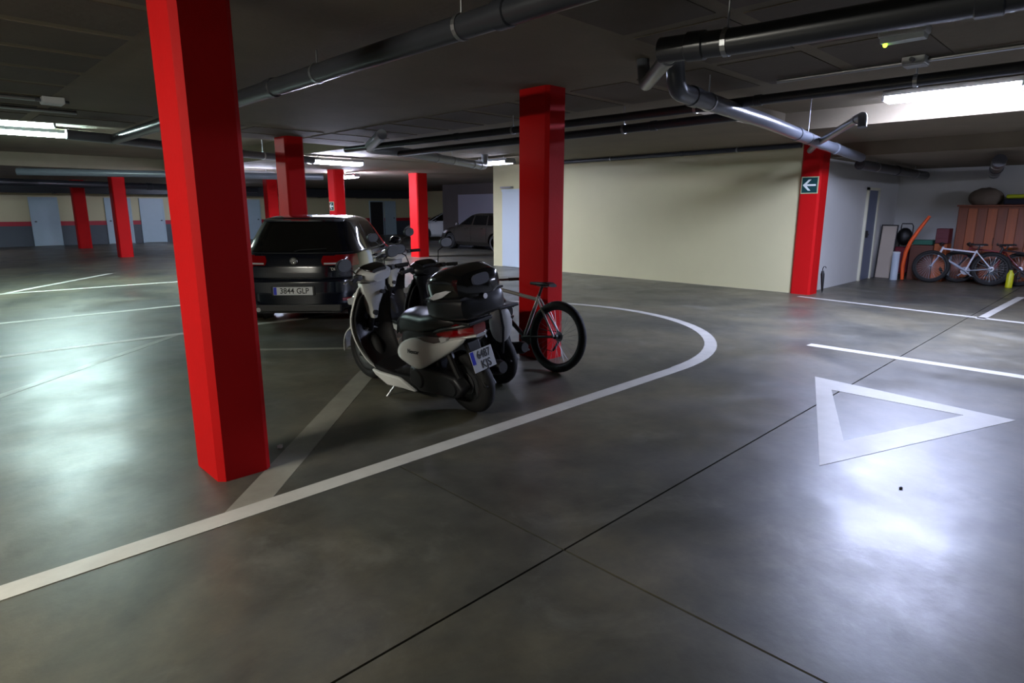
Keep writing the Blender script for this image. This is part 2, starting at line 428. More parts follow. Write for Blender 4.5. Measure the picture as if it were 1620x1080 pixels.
#@@NEXT@@
# ------------------------------------------------------------------ lamps: housing, diffuser, end caps
def lamp(x, y, along, label, z=2.60, ln=1.3, rz=0.0, w=0.20, light=None):
    t = empty('ceiling_lamp', (x, y, z), (0, 0, (R(90) if along == 'y' else 0) + rz))
    q = MB(); q.prism([(-w/2, 0.0), (w/2, 0.0), (w/2 - 0.03, 0.065), (-w/2 + 0.03, 0.065)], -ln/2, ln/2, 'yz')
    q.build('housing', M_HOUS, t, bevel=0.004)
    q = MB(); pr = [(-w/2 + 0.008, 0.0), (-w/2 + 0.014, -0.035), (-w/4, -0.062), (w/4, -0.062), (w/2 - 0.014, -0.035), (w/2 - 0.008, 0.0)]
    q.prism(pr, -ln/2 + 0.03, ln/2 - 0.03, 'yz'); q.build('diffuser', light or glow(1.0), t)
    for s_ in (-1, 1):
        q = MB(); q.box(s_ * (ln/2 - 0.03), -w/2, -0.05, s_ * (ln/2), w/2, 0.0); q.build('end_cap', M_HOUS, t)
        q = MB(); q.tube([(s_ * ln * 0.32, 0, 0.06), (s_ * ln * 0.32, 0, ceil_z(x, y) - z)], 0.008, 6); q.build('hanger', M_STEEL, t)
    tag(t, label, 'lamp', 'fluorescent ceiling lamps')
    return t
lamp(9.15, 1.90, 'y', 'glaring fluorescent lamp at the upper right', z=2.93, w=0.30, ln=1.4, light=glow(2.1, (206, 216, 255)))
lamp(2.15, 15.0, 'x', 'farther of the two glaring lamps at the far left', z=2.98, w=0.30, ln=1.5, light=glow(1.1, COOL))
lamp(1.45, 13.0, 'x', 'nearer of the two glaring lamps at the far left', z=2.93, w=0.26, ln=1.3, light=glow(.55, COOL), rz=R(-6))
lamp(9.95, 10.85, 'y', 'fluorescent lamp half hidden by the left side of the centre pillar', z=2.62, w=0.32, light=glow(.15))
lamp(7.25, 13.1, 'x', 'fluorescent lamp above the dark hatchback', z=2.61, w=0.32, light=glow(1.7))
lamp(7.6, 18.6, 'x', 'small distant lamp glimpsed between the front pillar and the next', light=glow(.8))
lamp(10.5, 18.3, 'y', 'added distant lamp beside the pillar with the small green sign, brightening the next red pillar', light=glow(3.2))  # added to light the left face of the bright red pillar
# left-aisle lamp out of view, then unseen lamps added as fill light
lamp(-2.5, 3.7, 'y', 'lamp of the left aisle outside the picture, nearest', light=glow(1.9, WARM))
lamp(0.2, 29.0, 'x', 'added unseen lamp brightening the far left end', light=glow(.6))  # unseen, added to light the far left wall and doors
lamp(10.2, 29.5, 'x', 'added lamp hidden behind the front red pillar, brightening the far wall', light=glow(.8))  # added out of sight to brighten the far wall
lamp(13.0, -2.6, 'x', 'added unseen lamp brightening the storage corner', z=2.42, light=glow(.9))  # unseen, added to lift the dim white walls on the right
# ------------------------------------------------------------------ drain pipes under the slab
def pipe(pts, r, material, label, joints=(), hang=(), n=16, name='drain_pipe', cat='pipe', group='drain pipes under the slab'):
    P = [Vector(p) for p in pts]
    # round the corners a little
    Q = [P[0]]
    for i in range(1, len(P) - 1):
        a, b_, c = P[i - 1], P[i], P[i + 1]
        k = min(2.2 * r, (a - b_).length * 0.4, (c - b_).length * 0.4)
        p, q_ = b_ + (a - b_).normalized() * k, b_ + (c - b_).normalized() * k
        for t_ in (0, .25, .5, .75, 1): Q.append(p * (1 - t_) ** 2 + b_ * 2 * t_ * (1 - t_) + q_ * t_ ** 2)
    Q.append(P[-1])
    m = MB().tube(Q, r, n)
    o = m.build(name, material, smooth=True)
    tag(o, label, cat, group)
    seg = list(zip(P[:-1], P[1:]))
    for (i, f) in joints:
        a, b_ = seg[i]; c = a.lerp(b_, f); d = (b_ - a).normalized()
        MB().tube([c - d * r * 0.8, c - d * r * 0.7, c + d * r * 0.7, c + d * r * 0.8], [r * 1.02, r * 1.14, r * 1.14, r * 1.02], n).build('coupling', material, o, smooth=True)
    for (i, f) in hang:
        a, b_ = seg[i]; c = a.lerp(b_, f); d = (b_ - a).normalized()
        q = MB(); q.tube([c - d * 0.015, c + d * 0.015], r + 0.006, n); q.tube([c + Vector((0, 0, r)), Vector((c.x, c.y, ceil_z(c.x, c.y)))], 0.006, 6)
        q.build('clamp', M_STEEL, o)
    return o
pipe([(2.30, 10.1, 2.50), (2.46, 4.2, 2.57), (2.55, -1.5, 2.60)], 0.068, M_PVCD, 'long dark pipe crossing the ceiling from the front pillar to the top centre', [(0, .35), (0, .8), (1, .28), (1, .75)], [(0, .6), (0, .93), (1, .22), (1, .6)])
pipe([(1.75, 10.15, 2.52), (2.30, 10.16, 2.50), (3.7, 10.95, 2.50), (6.0, 11.7, 2.50)], 0.065, M_PVC, 'grey pipe running left to right behind the front pillar near the left lamp', [(2, .3)], [(2, .1), (2, .5)])
pipe([(3.55, 2.30, 2.52), (3.60, 1.84, 2.5), (3.98, -1.5, 2.5)], 0.074, M_PVCD, 'thick dark pipe at the top right with a bent lower end', [(0, .5), (1, .35)], [(0, .9), (1, .5)])
pipe([(3.60, 2.26, 2.50), (4.35, 2.95, 2.50), (4.47, 3.06, 2.73)], 0.05, M_PVC, 'short pale stub branching from the bent end of the thick dark pipe', [(0, .1)])
pipe([(4.62, 2.86, 2.73), (4.70, 2.88, 2.50), (6.87, 3.10, 2.49), (9.65, 3.50, 2.48), (12.4, 3.80, 2.46)], 0.075, M_PVC, 'pale grey pipe slanting back towards the red corner pillar', [(1, .15), (2, .5), (3, .3)], [(1, .3), (2, .7)])
pipe([(5.35, 9.3, 2.50), (5.95, 4.4, 2.56), (6.25, -2.0, 2.60)], 0.046, M_PVCD, 'dark pipe passing behind the centre pillar towards the right lamp', [(0, .5), (1, .25), (1, .6)], [(0, .7), (1, .15), (1, .45)])
pipe([(6.10, 8.9, 2.46), (6.22, 5.1, 2.47), (6.30, 3.10, 2.49)], 0.05, M_PVCD, 'second dark pipe just under the one behind the centre pillar', [(0, .8), (1, .5)], [(1, .3)])
pipe([(5.2, 8.0, 2.62), (5.5, 8.9, 2.50), (6.2, 8.95, 2.50), (9.0, 10.22, 2.48), (9.35, 10.40, 2.48), (9.36, 10.41, 2.735)], 0.075, mat('pale_pvc', (150, 156, 160), 0.3), 'pale pipe lit by the lamp left of the centre pillar', [(2, .4), (2, .92), (3, .3)], [(2, .6)])
pipe([(11.75, 4.6, 2.68), (11.75, 10.6, 2.68)], 0.045, M_PVCD, 'dark pipe close to the top of the cream wall', [(0, .4)], [(0, .2), (0, .7)])
pipe([(11.1, 4.2, 2.52), (9.6, 3.55, 2.48), (7.42, 2.30, 2.52), (7.40, 2.29, 2.40)], 0.045, M_PVC, 'thin pipe ending in a white drop stub left of the right lamp', [(1, .9)])
pipe([(12.7, 3.9, 2.36), (17.4, 3.9, 2.34)], 0.09, M_PVCD, 'thick dark pipe above the white wall right of the corner pillar', [(0, .5)], [(0, .2), (0, .8)])
pipe([(13.0, 1.9, 2.34), (17.4, 2.6, 2.32)], 0.10, M_PVCD, 'dark pipe over the stored bicycles', [(0, .5)], [(0, .2), (0, .8)])
pipe([(2.3, 19.9, 2.48), (9.0, 17.0, 2.48)], 0.09, M_PVC, 'distant grey pipe above the two far red pillars', [(0, .5)])
pipe([(-3, 25.0, 2.45), (2.5, 26.5, 2.45), (12.0, 29.0, 2.45)], 0.12, M_PVCD, 'farthest dark pipe on the left side', [(1, .5)])
pipe([(-1.5, 8.50, 2.70), (1.30, 8.50, 2.70)], 0.02, M_STEEL, 'thin steel conduit near the top left lamp, nearer one', name='conduit', cat='conduit', group='thin conduits at the upper left')
pipe([(-1.5, 9.35, 2.70), (1.75, 9.35, 2.70)], 0.02, M_STEEL, 'thin steel conduit near the top left lamp, farther one', name='conduit', cat='conduit', group='thin conduits at the upper left')
pipe([(5.95, 2.6, 2.70), (5.95, -1.5, 2.70)], 0.018, M_STEEL, 'thin steel conduit beside the upper right lamp', name='conduit', cat='conduit')
# ventilation duct along the far wall
q = MB(); q.box(-6, 32.9, 2.26, 24.5, 33.85, 2.70)
o = q.build('air_duct', mat('duct_metal', (60, 64, 66), 0.5, metal=0.3), bevel=0.02); tag(o, 'long dark air duct running along the far wall under the slab', 'duct')
for k in range(12):
    q = MB(); q.box(-5 + 2.5 * k, 32.88, 2.24, -4.94 + 2.5 * k, 33.87, 2.71); q.build('flange', mat('duct_metal', (0, 0, 0)), o)
# junction boxes, emergency light, sprinkler-like spots
def jbox(x, y, z, s_, label):
    t = MB().box(-s_, -s_, -0.03, s_, s_, 0.035).build('junction_box', mat('box_plastic', (200, 204, 206), 0.4), bevel=0.008, loc=(x, y, z))
    q = MB(); q.box(-s_ * .9, -s_ * .9, -0.036, s_ * .9, s_ * .9, -0.03); q.build('lid', mat('box_plastic', (0, 0, 0)), t)
    q = MB()
    for d in (-1, 1): q.tube([(d * s_, 0, 0), (d * (s_ + 0.05), 0, 0)], 0.016, 8)
    q.build('gland', M_PVC, t); tag(t, label, 'junction box', 'white junction boxes')
jbox(1.38, 8.48, 2.695, 0.10, 'white junction box on the ceiling at the upper left')
jbox(5.93, 1.50, 2.695, 0.08, 'small white junction box above the right lamp')
t = empty('emergency_light', (4.62, 1.25, 2.60))
MB().box(-0.07, -0.13, 0, 0.07, 0.13, 0.05).build('housing', mat('box_plastic', (0, 0, 0)), t, bevel=0.012)
MB().prism([(-0.06, 0), (0.06, 0), (0.04, -0.03), (-0.04, -0.03)], -0.12, 0.12, 'xz').build('lens', mat('clear_lens', (225, 235, 235), 0.15), t, bevel=0.004)
MB().sphere((0.0, 0.10, -0.035), 0.012).build('indicator', emit('green_indicator', (170, 240, 40), 6), t, smooth=True)
MB().tube([(0, 0, 0.05), (0, 0, H - 2.595)], 0.01, 8).build('stem', M_STEEL, t)
tag(t, 'small emergency light with a green indicator under the thick dark pipe', 'lamp')
# ------------------------------------------------------------------ cars: stacked plan outlines, rear at -y
def lerp_t(tab, z):
    if z <= tab[0][0]: return tab[0][1:]
    for a, b in zip(tab[:-1], tab[1:]):
        if z <= b[0]:
            f = (z - a[0]) / (b[0] - a[0]); return tuple(p + (q - p) * f for p, q in zip(a[1:], b[1:]))
    return tab[-1][1:]
GLASS = mat('car_glass', (7, 8, 10), 0.03, spec=0.9, coat=0.6)
TRIM = mat('car_trim', (16, 16, 18), 0.4)
LRED = mat('tail_lamp_red', (128, 3, 10), 0.12, coat=0.8)
LCLR = mat('lamp_clear', (190, 192, 195), 0.12, coat=0.8)
RIM = mat('alloy', (120, 122, 126), 0.3, metal=0.8)
def cut(o, cutters):
    """subtract plain meshes from o and bake the result"""
    cs = []
    for c in cutters:
        md = o.modifiers.new('cut', 'BOOLEAN'); md.operation = 'DIFFERENCE'; md.object = c; md.solver = 'EXACT'; cs.append(c)
    bpy.context.view_layer.update()
    dg = bpy.context.evaluated_depsgraph_get(); dg.update()
    me = bpy.data.meshes.new_from_object(o.evaluated_get(dg), depsgraph=dg)
    o.modifiers.clear(); old = o.data; o.data = me
    for c in cs: bpy.data.objects.remove(c)
    me.polygons.foreach_set('use_smooth', [True] * len(me.polygons)); me.set_sharp_from_angle(angle=R(35))
def wheel(parent, x, y, r, side, w=0.2, spokes=5, name='wheel'):
    t = MB().lathe((x, y, r), [(-w/2 + .02, r * .66), (-w/2, r * .75), (-w/2, r * .9), (-w/2 + .03, r * .985), (0, r), (w/2 - .03, r * .985), (w/2, r * .9), (w/2, r * .75), (w/2 - .02, r * .66)], 'x', 40).build(name, M_RUBBER, parent, smooth=True)
    q = MB(); s_ = side; f = x + s_ * (w/2 - .035)
    q.lathe((f, y, r), [(-.05, r * .67), (0.02, r * .68), (0.02, r * .62), (-.05, r * .60)], 'x', 36)
    q.lathe((f, y, r), [(-.03, .05), (0.015, .045), (0.02, .02)], 'x', 20)
    for k in range(spokes):
        a = 2 * PI * k / spokes + .3
        M = Matrix.Translation((f, y, r)) @ Matrix.Rotation(a, 4, 'X')
        q.box(-.02, -.028, .03, .008, .028, r * .65, M)
    q.build('rim', RIM, t, smooth=False)
    MB().lathe((f - s_ * .06, y, r), [(-.005, r * .6), (.005, r * .6)], 'x', 24).build('brake_disc', TRIM, t)
    return t
def car(name, label, tab, paint, loc, heading, hw_n=4.5, wheels=((-1.32), (1.26)), wr=.315, rear=None, plate=None, badge=False, group=None, sidewin=(), z_belt=.98, extra=None):
    t = empty(name, loc, (0, 0, heading))
    tag(t, label, 'car', group)
    zs = [a[0] for a in tab]; z0, z1 = zs[0], zs[-1]
    levels = sorted(set([z0 + (z1 - z0) * i / 40 for i in range(41)] + zs))
    def par(z): yr, yf, hw = lerp_t(tab, z); return (yr + yf) / 2, (yf - yr) / 2, hw
    NN = 72
    def sgn(v): return -1 if v < 0 else 1
    def ring(z, off=0.0):
        yc, hl, hw = par(z); e = 2.0 / hw_n; out = []
        for k in range(NN):
            a = 2 * PI * (k + .5) / NN; c, s_ = math.cos(a), math.sin(a)
            out.append(Vector(((hw + off) * sgn(c) * abs(c) ** e, yc + (hl + off) * sgn(s_) * abs(s_) ** e, z)))
        return out
    b = MB(); b.rings([ring(z) for z in levels])
    # roof crown
    yc, hl, hw = par(z1)
    body = b.build('body', paint, t, smooth=True)
    cutters = []
    for y in wheels:
        for s_ in (-1, 1):
            c = MB().lathe((s_ * .85, y, wr), [(-.22, wr + .055), (.3, wr + .055)], 'x', 32).build('cutter', TRIM)
            c.location = (0, 0, 0); cutters.append(c)
            c.parent = t
    cut(body, cutters)
    body.data.materials.clear(); body.data.materials.append(paint)
    for y in wheels:
        for s_ in (-1, 1):
            MB().lathe((s_ * .62, y, wr), [(-.02, wr + .05), (.0, wr + .05)], 'x', 28).build('wheel_housing', TRIM, t)
            wheel(t, s_ * (par(.4)[2] - .115), y, wr, s_)
    def side_x(z, y, off=.004):
        yc, hl, hw = par(z); u = min(1, abs((y - yc) / hl)); return hw * (1 - u ** hw_n) ** (1 / hw_n) + off
    def rear_y(z, x, off=.004):
        yc, hl, hw = par(z); u = min(1, abs(x / hw)); return yc - hl * (1 - u ** hw_n) ** (1 / hw_n) - off
    def front_y(z, x, off=.004):
        yc, hl, hw = par(z); u = min(1, abs(x / hw)); return yc + hl * (1 - u ** hw_n) ** (1 / hw_n) + off
    def patch(name_, f, us, vs, material, th=.006, smooth=True):
        """grid patch; f(u, v) -> point; us(v) -> (u0, u1)"""
        b = MB(); nu = 14; rows = []
        for v in vs:
            u0, u1 = us(v); rows.append([b.bm.verts.new(f(u0 + (u1 - u0) * i / nu, v)) for i in range(nu + 1)])
        for r0, r1 in zip(rows[:-1], rows[1:]):
            for i in range(nu): b.bm.faces.new((r0[i], r0[i + 1], r1[i + 1], r1[i]))
        return b.build(name_, material, t, smooth=smooth)
    V = lambda a, c, n: [a + (c - a) * i / n for i in range(n + 1)]
    return dict(t=t, patch=patch, side_x=side_x, rear_y=rear_y, front_y=front_y, V=V, par=par, body=body)

def hatch_tab():
    return [(.17, -1.95, 1.98, .72), (.22, -2.03, 2.03, .80), (.30, -2.08, 2.08, .865), (.45, -2.11, 2.12, .885), (.60, -2.10, 2.10, .89), (.635, -2.08, 2.08, .888),
            (.65, -2.035, 2.04, .885), (.72, -2.03, 1.96, .88), (.80, -2.02, 1.78, .873), (.86, -2.0, 1.55, .868), (.92, -1.98, 1.28, .86), (.96, -1.96, 1.05, .85), (.99, -1.94, .98, .835),
            (1.05, -1.88, .90, .80), (1.15, -1.80, .76, .755), (1.25, -1.71, .62, .71), (1.34, -1.63, .48, .665), (1.40, -1.57, .36, .63), (1.435, -1.52, .22, .585), (1.46, -1.40, .05, .50), (1.475, -1.15, -.20, .36), (1.48, -.9, -.45, .2)]
paint = mat('dark_blue_paint', (9, 14, 26), 0.18, metal=0.0, coat=1.0)
HX, HY, HA = 3.66, 7.93, R(47.6 - 90)
hc = Vector((HX, HY, 0)) + Matrix.Rotation(HA, 3, 'Z') @ Vector((0, 2.11, 0))
K = car('hatchback', 'dark blue hatchback seen from behind with plate 3844 GLP', hatch_tab(), paint, hc, HA)
T, patch, V = K['t'], K['patch'], K['V']
ry, sx, fy = K['rear_y'], K['side_x'], K['front_y']
patch('rear_window', lambda u, v: (u, ry(v, u), v), lambda v: (-(.70 - (v - 1.0) * .42), .70 - (v - 1.0) * .42), V(.995, 1.385, 8), GLASS)
patch('windscreen', lambda u, v: (u, fy(v, u), v), lambda v: (-(.72 - (v - 1.0) * .4), .72 - (v - 1.0) * .4), V(1.0, 1.39, 8), GLASS)
for s_ in (-1, 1):
    patch('side_window', lambda u, v: (s_ * sx(v, u), u, v), lambda v: (-1.45 + (v - 1.0) * .35, -.92 + (v - 1) * .1), V(1.005, 1.37, 7), GLASS)
    patch('side_window', lambda u, v: (s_ * sx(v, u), u, v), lambda v: (-.85 + (v - 1.0) * .1, -.08), V(1.005, 1.385, 7), GLASS)
    patch('side_window', lambda u, v: (s_ * sx(v, u), u, v), lambda v: (-.01, .80 - (v - 1.0) * 1.35), V(1.005, 1.375, 7), GLASS)
    # tail lamps: outer half on the wing, inner half on the hatch
    q = patch('tail_lamp', lambda u, v: (s_ * (.885 * (1 - max(0, u) ** 3) + (-.0) if False else s_ and 1) * 0 + s_ * min(K['par'](v)[2] * math.sin(min(u, 1) * PI / 2) ** (2 / 4.5), 9), K['par'](v)[0] - K['par'](v)[1] * math.cos(min(u, 1) * PI / 2) ** (2 / 4.5) - .008, v), lambda v: (.23, .60), V(.80, .955, 5), LRED)
    q = patch('tail_lamp', lambda u, v: (s_ * u, ry(v, u, .008), v), lambda v: (.36 + abs(v - .88) * .4, .585), V(.82, .945, 5), LRED)
    patch('reversing_lamp', lambda u, v: (s_ * u, ry(v, u, .012), v), lambda v: (.40, .57), V(.832, .852, 2), LCLR)
    patch('head_lamp', lambda u, v: (s_ * u, fy(v, u, .006), v), lambda v: (.45, .80), V(.64, .76, 4), LCLR)
    patch('rear_reflector', lambda u, v: (s_ * u, ry(v, u, .006), v), lambda v: (.62, .76), V(.335, .375, 2), LRED)
    # mirror
    q = MB(); q.sphere((s_ * .96, .72, 1.03), .1, (1.0, .62, .72)); q.box(s_ * .86 - .02, .70, .98, s_ * .90 + .02, .76, 1.01)
    q.build('wing_mirror', paint, T, smooth=True)
    for yy in (-.75, .22):
        MB().tube([(s_ * (sx(.88, yy) + .0), yy - .09, .88), (s_ * (sx(.88, yy) + .03), yy - .07, .88), (s_ * (sx(.88, yy) + .03), yy + .07, .88), (s_ * sx(.88, yy), yy + .09, .88)], .013, 8).build('door_handle', paint, T, smooth=True)
    for yy in (-.95, -.02, .98):
        b_ = MB(); pts_ = [(s_ * (sx(z, yy) + .001), yy, z) for z in V(.30, .96, 12)]
        b_.tube(pts_, .003, 4); b_.build('door_seam', TRIM, T)
    MB().tube([(s_ * sx(.985, y_), y_, .985) for y_ in V(-1.5, .85, 20)], .007, 6).build('window_trim', TRIM, T)
# tailgate seams, bumper seam
for z, w_ in ((.655, .84),):
    MB().tube([(u, ry(z, u, .001), z) for u in V(-w_, w_, 24)], .005, 5).build('bumper_seam', TRIM, T)
MB().tube([(u, ry(.98, u, .002), .98) for u in V(-.74, .74, 24)], .006, 5).build('window_seal', TRIM, T)
MB().rings([[Vector((x, ry(1.40, x, .03 if i in (0, 3) else -.08), 1.402 + dz)) for i, dz in ((0, -.01), (1, -.02), (2, .03), (3, .012))] for x in V(-.56, .56, 12)]).build('roof_spoiler', paint, T, smooth=True)
MB().box(-.12, ry(1.40, 0, .034), 1.40, .12, ry(1.40, 0, .028), 1.412).build('brake_lamp', LRED, T)
MB().box(-.62, -2.10, .20, .62, -2.04, .30).build('rear_diffuser', TRIM, T, bevel=.015)
for x in (-.56, -.48):
    MB().tube([(x, -2.12, .235), (x, -1.9, .235)], .03, 16).build('exhaust_pipe', M_CHROME, T, smooth=True)
MB().box(-.58, -2.0, .17, .58, 1.9, .26).build('underbody', TRIM, T)
for s_ in (-1, 1): MB().box(s_ * .3 - .1, -1.5, .2, s_ * .3 + .1, -1.1, .4).build('axle', TRIM, T)
py = ry(.487, 0, 0)
MB().box(-.29, py - .012, .425, .29, py + .02, .55).build('plate_recess', TRIM, T, bevel=.01)
q = MB().box(-.26, py - .020, .432, .26, py - .010, .542).build('number_plate', M_PLATEW, T, bevel=.003)
MB().box(-.256, py - .022, .436, -.215, py - .019, .538).build('plate_band', M_BLUE, q)
text('plate_lettering', '3844 GLP', .105, M_INK, q, Matrix.Translation((.02, py - .0225, .487)) @ Matrix.Rotation(R(90), 4, 'X'), .001, 0, .92)
# round badge: ring with a V over a W
by = ry(.875, 0, 0)
q = MB(); q.lathe((0, by - .012, .875), [(0, .055), (-.006, .052), (-.010, .044), (-.006, .038)], 'y', 28)
bd = q.build('badge', M_CHROME, T, smooth=True)
q = MB()
def stroke(p, q_, w_=.008):
    (a, c), (d, e) = p, q_; L_ = math.hypot(d - a, e - c); nx, nz = -(e - c) / L_ * w_ / 2, (d - a) / L_ * w_ / 2
    return [(a - nx, c - nz), (d - nx, e - nz), (d + nx, e + nz), (a + nx, c + nz)]
for p, q_ in (((-.022, .036), (0, .006)), ((0, .006), (.022, .036)), ((-.038, .012), (-.018, -.034)), ((-.018, -.034), (0, .002)), ((0, .002), (.018, -.034)), ((.018, -.034), (.038, .012))):
    q.prism(stroke(p, q_), by - .024, by - .016, 'xz')
bmesh.ops.translate(q.bm, verts=q.bm.verts, vec=(0, 0, .875)); q.build('emblem', M_CHROME, bd)
text('lettering', 'TDI', .055, M_CHROME, T, Matrix.Translation((.50, ry(.765, .5, .003), .765)) @ Matrix.Rotation(R(90), 4, 'X'), .001)
MB().tube([(0, ry(1.0, 0, .01), 1.0), (.06, ry(1.02, 0, .02), 1.02), (.42, ry(1.05, .3, .03), 1.04)], .008, 6).build('wiper', TRIM, T)

def saloon(label, paint, loc, heading, group=None):
    tab = [(.17, -2.1, 2.05, .72), (.22, -2.2, 2.12, .80), (.32, -2.25, 2.2, .88), (.5, -2.28, 2.24, .90), (.62, -2.27, 2.2, .905), (.72, -2.24, 2.05, .90), (.80, -2.2, 1.85, .89), (.86, -2.15, 1.6, .88), (.91, -2.0, 1.3, .87), (.95, -1.9, 1.12, .85),
           (1.0, -1.8, 1.02, .82), (1.1, -1.6, .84, .77), (1.2, -1.42, .66, .73), (1.3, -1.25, .46, .68), (1.36, -1.12, .32, .64), (1.40, -1.0, .18, .58), (1.425, -.85, 0, .46), (1.43, -.6, -.2, .2)]
    K = car('parked_car', label, tab, paint, loc, heading, wheels=(-1.38, 1.32), wr=.32, group=group)
    T, patch, V = K['t'], K['patch'], K['V']; ry, sx, fy = K['rear_y'], K['side_x'], K['front_y']
    patch('rear_window', lambda u, v: (u, ry(v, u), v), lambda v: (-(.66 - (v - 1.0) * .4), .66 - (v - 1.0) * .4), V(1.0, 1.36, 8), GLASS)
    patch('windscreen', lambda u, v: (u, fy(v, u), v), lambda v: (-(.70 - (v - 1.0) * .4), .70 - (v - 1.0) * .4), V(1.0, 1.36, 8), GLASS)
    for s_ in (-1, 1):
        for f in (lambda v: (-1.5 + (v - 1.0) * 1.5, -.95 + (v - 1) * .3), lambda v: (-.86 + (v - 1.0) * .2, -.08), lambda v: (-.01, .88 - (v - 1.0) * 1.75)):
            patch('side_window', lambda u, v: (s_ * sx(v, u), u, v), f, V(.98, 1.34, 7), GLASS)
        patch('head_lamp', lambda u, v: (s_ * u, fy(v, u, .006), v), lambda v: (.45, .84), V(.62, .74, 4), LCLR)
        patch('tail_lamp', lambda u, v: (s_ * u, ry(v, u, .006), v), lambda v: (.5, .84), V(.72, .86, 4), LRED)
        MB().sphere((s_ * .97, .72, 1.0), .095, (1.0, .6, .7)).build('wing_mirror', mat('mirror_shell', (150, 150, 152), 0.15, metal=0.7), T, smooth=True)
        for yy in (-.72, .25):
            MB().tube([(s_ * (sx(.84, yy) + .0), yy - .09, .84), (s_ * (sx(.84, yy) + .03), yy - .07, .84), (s_ * (sx(.84, yy) + .03), yy + .07, .84), (s_ * sx(.84, yy), yy + .09, .84)], .013, 8).build('door_handle', M_CHROME, T, smooth=True)
        for yy in (-.92, -.02, 1.0): MB().tube([(s_ * (sx(z, yy) + .001), yy, z) for z in V(.30, .95, 12)], .004, 4).build('door_seam', TRIM, T)
    MB().box(-.62, 2.12, .3, .62, fy(.42, 0, .006), .44).build('grille', TRIM, T, bevel=.01)
    py = fy(.5, 0, 0); MB().box(-.26, py, .46, .26, py + .015, .57).build('number_plate', M_PLATEW, T)
    MB().box(-.6, -2.1, .15, .6, 2.0, .26).build('underbody', TRIM, T)
    return T
saloon('dull grey-brown car parked beyond the bright red pillar', mat('grey_paint', (54, 50, 45), 0.3, metal=0.5, coat=0.7), (16.95, 18.75, 0), 0, 'cars parked in the far bay')
saloon('white car mostly hidden behind the bright red pillar', mat('white_car_paint', (205, 208, 210), 0.3, coat=0.7), (21.2, 26.7, 0), R(60), 'cars parked in the far bay')

# ------------------------------------------------------------------ scooters (heading +y, origin on the ground between the wheels)
def sup(y, cx, cz, hw, hh, n=3.0, k=28, tilt=0.0):
    e = 2.0 / n; out = []
    for i in range(k):
        a = 2 * PI * (i + .5) / k; c, s_ = math.cos(a), math.sin(a)
        x = hw * (1 if c > 0 else -1) * abs(c) ** e; z = hh * (1 if s_ > 0 else -1) * abs(s_) ** e
        out.append(Vector((cx + x, y + tilt * z, cz + z)))
    return out
def loft(name, secs, material, parent, n=3.0, sub=0, **kw):
    """secs: (y, cz, hw, hh) or (y, cx, cz, hw, hh)"""
    rs = [sup(s_[0], s_[1] if len(s_) == 5 else 0, s_[-3], s_[-2], s_[-1], n, tilt=kw.get('tilt', 0)) for s_ in secs]
    return MB().rings(rs).build(name, material, parent, smooth=True, sub=sub)
SEAT = mat('seat_vinyl', (9, 10, 12), 0.36, bump=0.1, bscale=200)
WHT = mat('scooter_white', (200, 202, 200), 0.22, coat=0.7)
GRY = mat('engine_grey', (56, 57, 60), 0.45, metal=0.4)
MIR = mat('mirror_glass', (130, 132, 136), 0.03, metal=1.0)
BLKG = mat('gloss_black', (10, 11, 13), 0.14, coat=0.7)
